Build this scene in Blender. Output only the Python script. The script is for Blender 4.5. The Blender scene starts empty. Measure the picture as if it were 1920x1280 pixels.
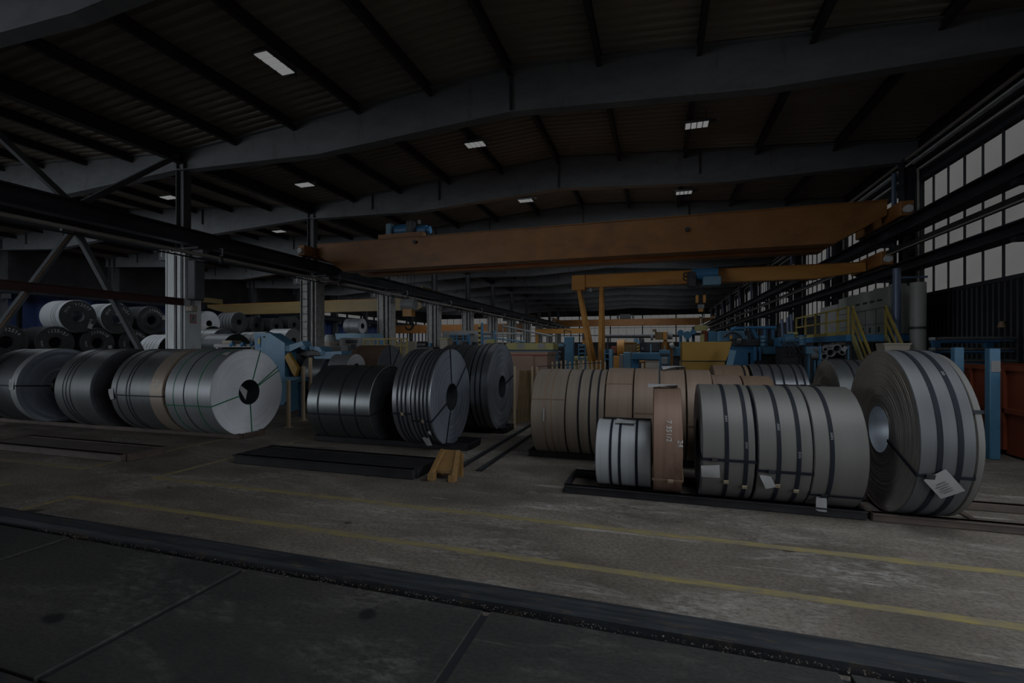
import bpy, bmesh, math, random
from mathutils import Vector, Matrix
random.seed(7)
S = bpy.context.scene
COL = S.collection
PI = math.pi

# ------------------------------------------------------------------ camera
F_PX, HOR, CAMH, YAW = 884.0, 653.0, 1.8, math.radians(17.28)
SN, CS = math.sin(YAW), math.cos(YAW)
cam = bpy.data.cameras.new('camera')
cam.sensor_width = 36.0
cam.lens = F_PX / 1920 * 36
cam.shift_y = (HOR - 640) / 1920
cam.clip_end = 300
cam_o = bpy.data.objects.new('camera', cam)
cam_o.location = (0, 0, CAMH)
cam_o.rotation_euler = (PI / 2, 0, YAW)
COL.objects.link(cam_o)
S.camera = cam_o

# ------------------------------------------------------------------ sky, portals, exposure
SKY = 44.0
w = bpy.data.worlds.new('overcast_sky')
S.world = w
w.use_nodes = True
bg = w.node_tree.nodes['Background']
bg.inputs[0].default_value = (0.90, 0.97, 1.06, 1)
bg.inputs[1].default_value = SKY
vs = S.view_settings
vs.view_transform = 'Standard'
vs.look = 'None'
vs.gamma = 1.0
vs.use_curve_mapping = False
vs.exposure = -3.36
S.display_settings.display_device = 'sRGB'


def portal(name, loc, rot, sx, sy):
    l = bpy.data.lights.new(name, 'AREA')
    l.shape = 'RECTANGLE'
    l.size, l.size_y = sx, sy
    l.energy = 1
    l.cycles.is_portal = True
    o = bpy.data.objects.new(name, l)
    o.location = loc
    o.rotation_euler = rot
    COL.objects.link(o)


# an area light's -Z axis points along the light: these look into the hall
portal('daylight_side_gate', (7.95, 1.0, 2.1), (0, PI / 2, 0), 4.2, 9.0)  # portal of an unseen side opening added to bring in daylight
portal('daylight_front_gate', (-26.5, -12.9, 4.0), (PI / 2, 0, 0), 19.0, 8.0)  # front opening behind the camera, put in for extra daylight
portal('daylight_side_windows', (7.95, 45, 5.15), (0, PI / 2, 0), 3.5, 66)
portal('daylight_end_windows', (-15, 77.9, 4.9), (-PI / 2, 0, 0), 45, 4.2)
portal('daylight_roof_light', (3.2, 2.0, 9.3), (0, 0, 0), 4.6, 8.2)  # overhead opening added out of view to light the floor

# ------------------------------------------------------------------ helpers
def at(px, py, Y):
    """a point of the photograph that lies at hall depth Y, in metres"""
    r, t = (px - 960) / F_PX, (HOR - py) / F_PX
    d = Y / (r * SN + CS)
    return Vector((d * (r * CS - SN), Y, CAMH + t * d))


def atx(px, py, X):
    r, t = (px - 960) / F_PX, (HOR - py) / F_PX
    d = X / (r * CS - SN)
    return Vector((X, d * (r * SN + CS), CAMH + t * d))


class MB:
    def __init__(self):
        self.v, self.f = [], []

    def add(self, vs, fs):
        n = len(self.v)
        self.v += [tuple(p) for p in vs]
        self.f += [tuple(i + n for i in q) for q in fs]
        return self

    def box(self, x0, x1, y0, y1, z0, z1):
        return self.add([(x0, y0, z0), (x1, y0, z0), (x1, y1, z0), (x0, y1, z0), (x0, y0, z1), (x1, y0, z1), (x1, y1, z1), (x0, y1, z1)],
                        [(0, 3, 2, 1), (4, 5, 6, 7), (0, 1, 5, 4), (1, 2, 6, 5), (2, 3, 7, 6), (3, 0, 4, 7)])

    def cbox(self, x0, x1, y0, y1, z0, z1, b=.01):
        """box with chamfered edges"""
        bm = bmesh.new()
        bmesh.ops.create_cube(bm, size=1)
        for q in bm.verts:
            q.co = (x0 + (q.co.x + .5) * (x1 - x0), y0 + (q.co.y + .5) * (y1 - y0), z0 + (q.co.z + .5) * (z1 - z0))
        b = min(b, abs(x1 - x0) * .3, abs(y1 - y0) * .3, abs(z1 - z0) * .3)
        bmesh.ops.bevel(bm, geom=bm.edges[:], offset=b, segments=1, affect='EDGES')
        bm.verts.index_update()
        vs = [q.co[:] for q in bm.verts]
        fs = [[q.index for q in f.verts] for f in bm.faces]
        bm.free()
        return self.add(vs, fs)

    def bar(self, p, q, wd, ht, up=(0, 0, 1)):
        p, q = Vector(p), Vector(q)
        a = (q - p).normalized()
        u = Vector(up)
        if abs(a.dot(u)) > .98:
            u = Vector((0, 1, 0))
        s = a.cross(u).normalized()
        u = s.cross(a)
        vs = []
        for c in (p, q):
            for i, j in ((-1, -1), (1, -1), (1, 1), (-1, 1)):
                vs.append(c + s * (i * wd / 2) + u * (j * ht / 2))
        return self.add(vs, [(3, 2, 1, 0), (4, 5, 6, 7), (0, 1, 5, 4), (1, 2, 6, 5), (2, 3, 7, 6), (3, 0, 4, 7)])

    def tube(self, p, q, r, n=10, r2=None):
        p, q = Vector(p), Vector(q)
        r2 = r if r2 is None else r2
        a = (q - p).normalized()
        u = Vector((0, 0, 1)) if abs(a.z) < .9 else Vector((0, 1, 0))
        s = a.cross(u).normalized()
        u = s.cross(a)
        vs = []
        for c, rr in ((p, r), (q, r2)):
            for i in range(n):
                t = 2 * PI * i / n
                vs.append(c + s * (rr * math.cos(t)) + u * (rr * math.sin(t)))
        fs = [(i, (i + 1) % n, n + (i + 1) % n, n + i) for i in range(n)]
        fs += [tuple(range(n - 1, -1, -1)), tuple(range(n, 2 * n))]
        return self.add(vs, fs)

    def path(self, pts, r, n=8):
        for a, b in zip(pts, pts[1:]):
            self.tube(a, b, r, n)
        return self

    def prism(self, poly, y0, y1):
        """polygon in X,Z pushed along Y"""
        n = len(poly)
        vs = [(x, y0, z) for x, z in poly] + [(x, y1, z) for x, z in poly]
        fs = [tuple(range(n)), tuple(range(2 * n - 1, n - 1, -1))]
        fs += [((i + 1) % n, i, n + i, n + (i + 1) % n) for i in range(n)]
        return self.add(vs, fs)

    def prismx(self, poly, x0, x1):
        """polygon in Y,Z pushed along X"""
        n = len(poly)
        vs = [(x0, y, z) for y, z in poly] + [(x1, y, z) for y, z in poly]
        fs = [tuple(range(n)), tuple(range(2 * n - 1, n - 1, -1))]
        fs += [((i + 1) % n, i, n + i, n + (i + 1) % n) for i in range(n)]
        return self.add(vs, fs)

    def lathe(self, prof, cy, cz, n=64, closed=False):
        """profile of (x, radius) spun about the X-parallel axis through (cy, cz)"""
        m = len(prof)
        vs = []
        for i in range(n):
            t = 2 * PI * i / n
            for x, r in prof:
                vs.append((x, cy - r * math.cos(t), cz + r * math.sin(t)))
        fs = []
        k = m if closed else m - 1
        for i in range(n):
            for j in range(k):
                a, b = i * m + j, i * m + (j + 1) % m
                c, d = ((i + 1) % n) * m + (j + 1) % m, ((i + 1) % n) * m + j
                fs.append((a, d, c, b))
        return self.add(vs, fs)

    def ibeam(self, p, q, wd, ht, tf=.03, tw=.02, up=(0, 0, 1)):
        p, q = Vector(p), Vector(q)
        u = Vector(up)
        self.bar(p + u * (ht / 2 - tf / 2), q + u * (ht / 2 - tf / 2), wd, tf, up)
        self.bar(p - u * (ht / 2 - tf / 2), q - u * (ht / 2 - tf / 2), wd, tf, up)
        return self.bar(p, q, tw, ht - 2 * tf, up)

    def build(self, name, mat, parent=None, smooth=False, origin=None, kind=None):
        me = bpy.data.meshes.new(name)
        if parent is not None:
            og = Vector(parent.get('_o', (0, 0, 0)))
        else:
            og = Vector(origin) if origin is not None else Vector((0, 0, 0))
        me.from_pydata([(a - og.x, b - og.y, c - og.z) for a, b, c in self.v], [], self.f)
        me.materials.append(M[mat])
        if smooth:
            me.polygons.foreach_set('use_smooth', [True] * len(me.polygons))
            me.set_sharp_from_angle(angle=math.radians(35))
        me.update()
        o = bpy.data.objects.new(name, me)
        COL.objects.link(o)
        o['_o'] = tuple(og)
        if parent is not None:
            o.parent = parent
        else:
            o.location = og
        if kind:
            o['kind'] = kind
        return o


def tag(o, label, cat, group=None):
    o['label'] = label
    o['category'] = cat
    if group:
        o['group'] = group
    return o


def thing(name, label, cat, loc, group=None):
    o = bpy.data.objects.new(name, None)
    o.empty_display_size = .2
    o.location = loc
    COL.objects.link(o)
    o['_o'] = tuple(loc)
    return tag(o, label, cat, group)


def struct(name, mb, mat, smooth=False):
    o = mb.build(name, mat, smooth=smooth)
    o['kind'] = 'structure'
    return o


def part(parent, name, mat, smooth=False, **kw):
    """small shorthand: one mesh from keyword lists of boxes / bars / tubes"""
    m = MB()
    for b in kw.get('boxes', ()):
        m.box(*b)
    for b in kw.get('cboxes', ()):
        m.cbox(*b)
    for b in kw.get('bars', ()):
        m.bar(*b)
    for b in kw.get('tubes', ()):
        m.tube(*b)
    return m.build(name, mat, parent, smooth or bool(kw.get('tubes')))


_txt = {}


def glyphs(s, size):
    """flat outline of a string as (verts, faces) in X,Y with the built-in font"""
    if s not in _txt:
        cu = bpy.data.curves.new('t', 'FONT')
        cu.body = s
        cu.size = 1
        cu.align_x = 'CENTER'
        cu.align_y = 'CENTER'
        cu.resolution_u = 2
        o = bpy.data.objects.new('t', cu)
        COL.objects.link(o)
        dg = bpy.context.evaluated_depsgraph_get()
        me = bpy.data.meshes.new_from_object(o.evaluated_get(dg))
        _txt[s] = ([v.co.to_2d() for v in me.vertices], [tuple(p.vertices) for p in me.polygons])
        bpy.data.objects.remove(o)
        bpy.data.curves.remove(cu)
        bpy.data.meshes.remove(me)
    return [q * size for q in _txt[s][0]], _txt[s][1]


for _s in list('0123456789F') + ['AAN', 'EVN', 'oo', '13', '24', '1223 515', '3C 84', '7 351/2']:
    glyphs(_s, 1)      # while the scene is still empty

ORD = ['first', 'second', 'third', 'fourth', 'fifth', 'sixth', 'seventh', 'eighth', 'ninth', 'tenth', 'eleventh', 'twelfth',
       'thirteenth', 'fourteenth', 'fifteenth', 'sixteenth']

# ------------------------------------------------------------------ materials
M = {}


def mat(name, c1, c2=None, rough=.6, metal=0., scale=(3, 3, 3), detail=5., lo=.35, hi=.65, bump=0., bscale=None, c3=None, s3=(1, 1, 1), t3=(.5, .62), rvar=0.,
        emit=None, spec=.5, aniso=0.):
    m = bpy.data.materials.new(name)
    m.use_nodes = True
    nt = m.node_tree
    nd, ln = nt.nodes, nt.links
    b = nd['Principled BSDF']
    b.inputs['Roughness'].default_value = rough
    b.inputs['Metallic'].default_value = metal
    b.inputs['Specular IOR Level'].default_value = spec
    M[name] = m
    if c2 is None and not bump and c3 is None:
        b.inputs['Base Color'].default_value = (*c1, 1)
    else:
        tc = nd.new('ShaderNodeTexCoord')

        def noise(sc, det=detail, rg=.6):
            mp = nd.new('ShaderNodeMapping')
            mp.inputs['Scale'].default_value = sc
            ln.new(tc.outputs['Object'], mp.inputs[0])
            n = nd.new('ShaderNodeTexNoise')
            n.inputs['Scale'].default_value = 1
            n.inputs['Detail'].default_value = det
            n.inputs['Roughness'].default_value = rg
            ln.new(mp.outputs[0], n.inputs['Vector'])
            return n
        n1 = noise(scale)
        rp = nd.new('ShaderNodeValToRGB')
        rp.color_ramp.elements[0].position = lo
        rp.color_ramp.elements[1].position = hi
        rp.color_ramp.elements[0].color = (*c1, 1)
        rp.color_ramp.elements[1].color = (*(c2 or c1), 1)
        ln.new(n1.outputs['Fac'], rp.inputs[0])
        out = rp.outputs[0]
        if c3 is not None:
            n3 = noise(s3, 6, .65)
            mr = nd.new('ShaderNodeMapRange')
            mr.inputs[1].default_value, mr.inputs[2].default_value = t3
            ln.new(n3.outputs['Fac'], mr.inputs[0])
            mx = nd.new('ShaderNodeMix')
            mx.data_type = 'RGBA'
            ln.new(mr.outputs[0], mx.inputs[0])
            ln.new(out, mx.inputs[6])
            mx.inputs[7].default_value = (*c3, 1)
            out = mx.outputs[2]
        ln.new(out, b.inputs['Base Color'])
        if rvar:
            mr = nd.new('ShaderNodeMapRange')
            mr.inputs[3].default_value, mr.inputs[4].default_value = rough - rvar, rough + rvar
            ln.new(n1.outputs['Fac'], mr.inputs[0])
            ln.new(mr.outputs[0], b.inputs['Roughness'])
        if bump:
            nb = noise(bscale or scale, 4)
            bp = nd.new('ShaderNodeBump')
            bp.inputs['Strength'].default_value = bump
            bp.inputs['Distance'].default_value = .02
            ln.new(nb.outputs['Fac'], bp.inputs['Height'])
            ln.new(bp.outputs[0], b.inputs['Normal'])
    if emit:
        b.inputs['Emission Color'].default_value = (*emit[0], 1)
        b.inputs['Emission Strength'].default_value = emit[1]
    return m


def pane_mat(name, tint):
    m = bpy.data.materials.new(name)
    m.use_nodes = True
    nd, ln = m.node_tree.nodes, m.node_tree.links
    nd.remove(nd['Principled BSDF'])
    t = nd.new('ShaderNodeBsdfTransparent')
    g = nd.new('ShaderNodeBsdfGlossy')
    g.inputs['Roughness'].default_value = .25
    g.inputs[0].default_value = (.6, .6, .6, 1)
    tc = nd.new('ShaderNodeTexCoord')
    n = nd.new('ShaderNodeTexNoise')
    n.inputs['Scale'].default_value = 1.3
    n.inputs['Detail'].default_value = 3
    ln.new(tc.outputs['Object'], n.inputs['Vector'])
    rp = nd.new('ShaderNodeValToRGB')
    rp.color_ramp.elements[0].color = (*[q * .93 for q in tint], 1)
    rp.color_ramp.elements[1].color = (*[q * 1.07 for q in tint], 1)
    ln.new(n.outputs['Fac'], rp.inputs[0])
    ln.new(rp.outputs[0], t.inputs[0])
    mx = nd.new('ShaderNodeMixShader')
    mx.inputs[0].default_value = .04
    ln.new(t.outputs[0], mx.inputs[1])
    ln.new(g.outputs[0], mx.inputs[2])
    ln.new(mx.outputs[0], nd['Material Output'].inputs[0])
    M[name] = m


k = 1.0 / SKY
pane_mat('grimy_glass', tuple(math.sqrt(q * k) / .97 for q in (1.11, 1.03, .93)))  # dimming put into the panes so the boosted sky keeps window brightness
def floor_mat(name, dark, mid, dust, dust_amt, fine):
    m = bpy.data.materials.new(name)
    m.use_nodes = True
    nd, ln = m.node_tree.nodes, m.node_tree.links
    b = nd['Principled BSDF']
    b.inputs['Specular IOR Level'].default_value = .35
    tc = nd.new('ShaderNodeTexCoord')

    def noise(sc, det, rg=.6, dist=0.):
        mp = nd.new('ShaderNodeMapping')
        mp.inputs['Scale'].default_value = sc
        ln.new(tc.outputs['Object'], mp.inputs[0])
        n = nd.new('ShaderNodeTexNoise')
        n.inputs['Scale'].default_value = 1
        n.inputs['Detail'].default_value = det
        n.inputs['Roughness'].default_value = rg
        n.inputs['Distortion'].default_value = dist
        ln.new(mp.outputs[0], n.inputs['Vector'])
        return n.outputs['Fac']

    def rng(x, a, c, lo=0., hi=1.):
        r = nd.new('ShaderNodeMapRange')
        for i, v in enumerate((a, c, lo, hi)):
            r.inputs[i + 1].default_value = v
        ln.new(x, r.inputs[0])
        return r.outputs[0]

    def mul(x, y):
        r = nd.new('ShaderNodeMath')
        r.operation = 'MULTIPLY'
        ln.new(x, r.inputs[0])
        ln.new(y, r.inputs[1])
        return r.outputs[0]

    def mix(f, a, c):
        x = nd.new('ShaderNodeMix')
        x.data_type = 'RGBA'
        ln.new(f, x.inputs[0])
        for sock, v in ((6, a), (7, c)):
            if isinstance(v, tuple):
                x.inputs[sock].default_value = (*v, 1)
            else:
                ln.new(v, x.inputs[sock])
        return x.outputs[2]
    col = mix(rng(noise((.5, .8, 1), 5, .65), .35, .68), dark, mid)
    grain = noise((26, 40, 26), 5, .7)
    col = mix(rng(grain, .42, .62, 0, .55), col, tuple(q * .45 for q in dark))
    patch = mul(rng(noise((.45, 1.3, 1), 6, .7, .8), .5, .66), rng(noise((9, 22, 9), 4, .75), .42, .62))
    col = mix(rng(patch, 0, 1, 0, dust_amt), col, dust)
    scuff = mul(rng(noise((.35, 9, 1), 5, .6, .3), .6, .66), rng(noise((1.1, 2, 1), 3), .5, .6))
    col = mix(rng(scuff, 0, 1, 0, dust_amt * .7), col, dust)
    spot = rng(noise((2.2, 3.0, 1), 1, .3), .74, .77)
    col = mix(spot, col, tuple(q * .3 for q in dark))
    ln.new(col, b.inputs['Base Color'])
    ln.new(rng(grain, .3, .7, .62, .88), b.inputs['Roughness'])
    bp = nd.new('ShaderNodeBump')
    bp.inputs['Strength'].default_value = fine
    bp.inputs['Distance'].default_value = .02
    ln.new(grain, bp.inputs['Height'])
    ln.new(bp.outputs[0], b.inputs['Normal'])
    M[name] = m


floor_mat('concrete', (.075, .062, .048), (.205, .178, .145), (.36, .35, .325), .75, .5)
floor_mat('pit_plate', (.020, .021, .019), (.043, .041, .035), (.15, .145, .13), .45, .35)
mat('kerb_steel', (.010, .012, .014), (.028, .032, .037), spec=.25, rough=.7, metal=.0, scale=(1.5, 20, 20), c3=(.06, .045, .03), s3=(4, 30, 4), t3=(.55, .7))
mat('debris', (.03, .025, .02), (.11, .095, .075), rough=.9, scale=(40, 40, 40))
mat('line_paint', (.23, .18, .05), (.17, .14, .06), rough=.8, scale=(3, 9, 3), lo=.35, hi=.6, c3=(.13, .11, .085), s3=(5, 18, 7), t3=(.44, .64))
mat('deck', (.19, .16, .12), (.26, .22, .175), rough=.6, metal=.0, scale=(.35, .8, .5), lo=.3, hi=.7)
mat('dark_steel', (.012, .013, .015), (.028, .03, .034), rough=.55, scale=(3, 3, 3))
mat('purlin_steel', (.018, .017, .016), (.03, .028, .026), rough=.7, scale=(3, 1, 3))
mat('rafter_grey', (.12, .128, .132), (.16, .168, .172), rough=.75, scale=(1.2, 1, 3), c3=(.09, .085, .08), s3=(2.5, 1, .7), t3=(.58, .75))
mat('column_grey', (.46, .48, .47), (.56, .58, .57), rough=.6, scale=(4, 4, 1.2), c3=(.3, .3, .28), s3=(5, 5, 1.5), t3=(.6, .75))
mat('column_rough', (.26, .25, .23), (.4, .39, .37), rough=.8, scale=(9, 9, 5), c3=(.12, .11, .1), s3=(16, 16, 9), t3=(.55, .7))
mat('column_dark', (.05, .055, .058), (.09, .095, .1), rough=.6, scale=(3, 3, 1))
mat('wall_clad', (.008, .01, .013), (.014, .017, .021), rough=.6, scale=(2, 2, .6))
mat('wall_dark', (.03, .03, .032), (.05, .05, .052), rough=.8, scale=(1, 1, 1))
mat('frame_dark', (.03, .036, .045), (.05, .058, .07), rough=.5, scale=(4, 4, 2))
mat('runway_steel', (.012, .016, .022), (.035, .042, .052), rough=.5, metal=.2, scale=(6, .6, 6))
mat('pipe_grey', (.24, .22, .19), (.33, .31, .28), rough=.45, scale=(3, .6, 3))
mat('pipe_blue', (.07, .1, .17), (.11, .15, .23), rough=.35, scale=(3, 3, .6))
mat('red_steel', (.035, .008, .007), (.055, .012, .01), rough=.6, scale=(3, 1, 3))
mat('rust_bar', (.3, .17, .09), (.2, .13, .08), rough=.6, scale=(3, 3, 3))
mat('crane_orange', (.24, .095, .022), (.30, .125, .03), rough=.5, scale=(1.3, 1, 2.2), c3=(.16, .07, .02), s3=(.9, 1, 1.6), t3=(.5, .72))
mat('crane_amber', (.46, .2, .03), (.52, .25, .05), rough=.5, scale=(1, 1, 2), c3=(.36, .15, .03), s3=(.6, 1, 3), t3=(.52, .7))
mat('crane_yellow', (.19, .135, .05), (.23, .165, .07), rough=.5, scale=(.6, 1, 2))
mat('machine_blue', (.06, .17, .27), (.08, .205, .32), rough=.4, scale=(2, 2, 2), c3=(.04, .1, .17), s3=(3, 3, 3), t3=(.6, .75))
mat('deep_blue', (.03, .14, .28), (.05, .19, .36), rough=.45, scale=(2, 2, 2))
mat('pale_blue', (.12, .24, .33), (.15, .28, .37), rough=.45, scale=(2, 2, 2))
mat('machine_yellow', (.34, .19, .022), (.39, .225, .03), rough=.5, scale=(1, 1, 1), c3=(.28, .155, .02), s3=(2, 2, 2), t3=(.55, .7))
mat('machine_orange', (.42, .19, .04), (.5, .24, .05), rough=.5, scale=(2, 2, 2))
mat('machine_olive', (.34, .31, .12), (.4, .36, .15), rough=.6, scale=(2, 2, 2))
mat('machine_white', (.26, .26, .25), (.31, .31, .3), rough=.5, scale=(2, 2, 2))
mat('machine_cream', (.27, .235, .185), (.31, .27, .21), rough=.6, scale=(2, 2, 2), c3=(.2, .165, .12), s3=(6, 6, 6), t3=(.6, .75))
mat('cabinet_green', (.2, .215, .19), (.25, .265, .235), rough=.5, scale=(.7, .7, .7))
mat('machine_dark', (.02, .02, .022), (.05, .05, .052), rough=.5, scale=(6, 6, 6))
mat('machine_grey', (.2, .21, .21), (.28, .29, .29), rough=.5, scale=(3, 3, 3))
mat('peach_paint', (.25, .16, .115), (.3, .195, .145), rough=.6, scale=(2, 2, 2), c3=(.25, .06, .04), s3=(14, 14, 14), t3=(.66, .72))
mat('skip_orange', (.16, .032, .011), (.2, .042, .014), rough=.55, scale=(2, 1, 2), c3=(.12, .03, .015), s3=(4, 2, 6), t3=(.58, .75))
mat('hazard_yellow', (.55, .42, .1), (.6, .47, .13), rough=.6)
mat('rail_yellow', (.33, .25, .055), (.4, .31, .08), rough=.5, scale=(8, 8, 8))
mat('post_cream', (.42, .32, .2), (.5, .4, .27), rough=.7, scale=(6, 6, 3))
mat('wood', (.13, .085, .04), (.19, .13, .06), rough=.8, scale=(9, 9, 1.5))
mat('skid_black', (.008, .008, .009), (.016, .016, .018), spec=.2, rough=.65, scale=(3, 3, 3), c3=(.035, .022, .015), s3=(3, 6, 9), t3=(.6, .75))
mat('skid_rust', (.028, .02, .015), (.065, .042, .03), rough=.75, scale=(3, 6, 6))
mat('stand_yellow', (.14, .075, .02), (.18, .1, .03), rough=.6, scale=(6, 6, 6), c3=(.08, .05, .025), s3=(18, 18, 18), t3=(.56, .68))
mat('curtain_blue', (.022, .04, .13), (.035, .065, .19), rough=.5, scale=(.5, .8, .3))
mat('lamp_glow', (.3, .3, .3), rough=.5, emit=((.97, 1., .98), 1.7))
mat('lamp_body', (.05, .05, .05), (.08, .08, .08), rough=.5)
mat('paper', (.25, .25, .245), (.28, .28, .275), rough=.7, scale=(12, 12, 12))
mat('print_grey', (.1, .1, .1), (.12, .12, .12), rough=.8)
mat('chalk', (.55, .57, .57), (.3, .31, .31), rough=.9, scale=(25, 25, 25), lo=.4, hi=.6)
mat('strap_black', (.010, .011, .014), (.016, .018, .023), spec=.15, rough=.55, metal=.0, scale=(20, 3, 3))
mat('strap_blue', (.009, .011, .015), (.014, .017, .023), spec=.12, rough=.6, metal=.0, scale=(20, 3, 3))
mat('strap_green', (.01, .10, .045), (.015, .14, .06), rough=.35, scale=(20, 3, 3))
mat('buckle', (.4, .33, .22), (.5, .42, .3), rough=.4, metal=.6, scale=(9, 9, 9))
mat('sign_white', (.25, .25, .25), rough=.5)
mat('sign_red', (.35, .03, .02), rough=.5)
mat('ink', (.015, .015, .02), rough=.6)


def coil_mat(name, c1, c2, rough, metal, c3=None, t3=(.55, .72)):
    mat(name, c1, c2, rough=rough, metal=metal, scale=(30, .7, .7), detail=2, lo=.2, hi=.8, c3=c3, s3=(2.4, 1.1, 1.1), t3=t3, rvar=.06)


coil_mat('coil_silver', (.19, .20, .205), (.23, .24, .245), .46, .5)
coil_mat('coil_pale', (.08, .083, .086), (.098, .101, .104), .5, .3)
coil_mat('coil_light', (.36, .38, .39), (.42, .44, .45), .5, .3)
coil_mat('coil_warm', (.108, .104, .095), (.125, .121, .111), .55, .25)
coil_mat('coil_grey', (.095, .102, .102), (.125, .133, .133), .42, .6, c3=(.14, .115, .095), t3=(.6, .8))
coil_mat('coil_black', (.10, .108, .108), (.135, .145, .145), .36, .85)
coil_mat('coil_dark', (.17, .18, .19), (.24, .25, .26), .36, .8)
coil_mat('coil_shadow', (.05, .055, .06), (.085, .09, .095), .45, .7)  # dark grey coil steel
coil_mat('coil_brown', (.19, .13, .092), (.26, .19, .14), .55, .2, c3=(.29, .235, .19), t3=(.5, .75))
coil_mat('coil_rust', (.14, .08, .055), (.22, .14, .10), .55, .2, c3=(.10, .055, .035), t3=(.5, .7))
coil_mat('coil_tan', (.2, .165, .13), (.26, .215, .17), .5, .4)
coil_mat('coil_edge_brown', (.2, .13, .085), (.27, .19, .13), .55, .4)
mat('face_silver', (.56, .57, .59), (.64, .65, .67), rough=.45, metal=.25, scale=(2, 2, 2), rvar=.05)
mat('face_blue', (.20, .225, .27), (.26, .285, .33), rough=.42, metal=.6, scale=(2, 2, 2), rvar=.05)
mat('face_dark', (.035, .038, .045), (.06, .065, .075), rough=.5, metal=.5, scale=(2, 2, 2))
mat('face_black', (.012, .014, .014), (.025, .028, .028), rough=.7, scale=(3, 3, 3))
mat('face_warm', (.28, .26, .23), (.37, .345, .31), rough=.45, metal=.6, scale=(2, 2, 2), rvar=.06)
mat('bore_dark', (.03, .035, .038), (.06, .066, .07), rough=.5, metal=.5, scale=(6, 3, 3))
mat('bore_bright', (.36, .40, .44), (.48, .52, .56), rough=.35, metal=.7, scale=(6, 3, 3))

for q in ('face_silver', 'face_blue', 'face_warm'):
    nt = M[q].node_tree
    tg = nt.nodes.new('ShaderNodeTangent')
    tg.direction_type = 'RADIAL'
    tg.axis = 'X'
    b = nt.nodes['Principled BSDF']
    b.inputs['Anisotropic'].default_value = .75
    nt.links.new(tg.outputs[0], b.inputs['Tangent'])

# ------------------------------------------------------------------ hall shell
XL, XC, XR = -37.6, -14.8, 7.6          # far side wall, middle column row, window wall
Y0, Y1 = -12.6, 77.6
BAYS = [-12.5 + 6 * i for i in range(16)]       # frames, -12.5 ... 77.5
EAVE, RIDGE = 8.2, 8.98
XM, XLM = (XC + XR) / 2, (XL + XC) / 2  # ridges at -3.6 and -26.2

floor = struct('floor', MB().box(XL - .6, XR + 1.2, 3.36, Y1 + .4, -.3, 0).box(XL - .6, XR + 1.2, Y0 - 1.5, 1.55, -.3, 0).box(XL - .6, XR + 1.2, 1.55, 3.36, -.4, -.1), 'concrete')
# steel-edged pit covers in front of the camera
sl = None
x = -35.55
while x < 7.4:
    m = MB().cbox(x + .03, x + 2.15 - .03, 1.72, 3.10, -.1, -.035 + random.uniform(-.004, .004), .004)
    m.build('pit_cover', 'pit_plate', floor)
    x += 2.15
x = -35.55
while x < 7.4:
    MB().box(x - .03, x + .03, 1.74, 3.08, -.1, -.06).build('joint_rail', 'ink', floor)
    x += 2.15
m = MB().prismx([(3.19, -.02), (3.21, .0), (3.33, .012), (3.375, .006), (3.375, -.1), (3.19, -.1)], XL, XR)
struct('trim_1', m, 'kerb_steel')
m = MB().prismx([(1.52, .006), (1.56, .012), (1.66, .0), (1.68, -.02), (1.68, -.1), (1.52, -.1)], XL, XR)
struct('trim_2', m, 'kerb_steel')
# grit lying in the gutter along the pit edge
m = MB()
for i in range(1500):
    px, py, s = random.uniform(-6, 3.6), 3.165 - abs(random.gauss(0, .035)), random.uniform(.002, .007)
    q = [(px + random.uniform(-s, s) * 1.6, py + random.uniform(-s, s) * 1.6, -.04 + random.uniform(0, 1.6 * s)) for _ in range(4)]
    m.add(q, [(0, 1, 2), (0, 2, 3), (0, 3, 1), (1, 3, 2)])
o = m.build('gutter_grit', 'debris', kind='stuff')
o['label'] = 'loose grit and crumbs lying in the gutter beside the steel pit edge'
o['category'] = 'grit'
# painted lane lines
z0, z1 = .0005, .003
lines = [((-6.85, XR, 3.84, 3.93), 'long yellow lane line nearest the pit edge'),
         ((-6.85, -6.76, 3.38, 3.84), 'short yellow line joining the near lane line to the pit edge'),
         ((-6.75, XR, 4.74, 4.84), 'long yellow lane line further from the pit edge'),
         ((-6.75, -6.66, 4.84, 8.6), 'yellow line running between the two empty black skids'),
         ((-20, -8.2, 4.80, 4.89), 'faint yellow line in front of the left empty skid'),
         ((-8.29, -8.2, 4.89, 8.4), 'faint yellow line beside the right end of the left skid'),
         ((-20, -8.2, 3.93, 4.01), 'yellow line at the left edge nearer the pit'),
         ((-8.29, -8.2, 3.4, 3.93), 'short yellow line at the left edge meeting the pit')]
for (a, b, c, d), lab in lines:
    m = MB()
    n = max(2, int((b - a) / .5)) if b - a > d - c else 1
    for i in range(n):
        m.box(a + (b - a) * i / n, a + (b - a) * (i + 1) / n, c + random.uniform(-.004, .004), d + random.uniform(-.004, .004), z0, z1)
    tag(m.build('floor_line', 'line_paint', origin=((a + b) / 2, (c + d) / 2, 0)), lab, 'floor marking', 'yellow floor lines')
# unseen ground added outside the openings, keeps their light off the rafters
struct('floor_yard', MB().box(XR + 1.2, 60, -60, 90, -.4, -.02).box(-80, XR + 1.2, -22, Y0 - 1.5, -.4, -.02), 'pit_plate')
# twin floor track
for xx, lab in ((-2.86, 'left'), (-2.52, 'right')):
    t = thing('floor_track', f'dark steel floor rail running into the hall, {lab} of the pair', 'rail', (xx, 6.5, 0), 'floor rails beside the yellow stand')
    part(t, 'web_plate', 'skid_black', boxes=[(xx - .05, xx + .05, 6.45, 24, .0, .012)])
    part(t, 'rail_head', 'kerb_steel', boxes=[(xx - .02, xx + .02, 6.45, 24, .012, .035)])

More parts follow.
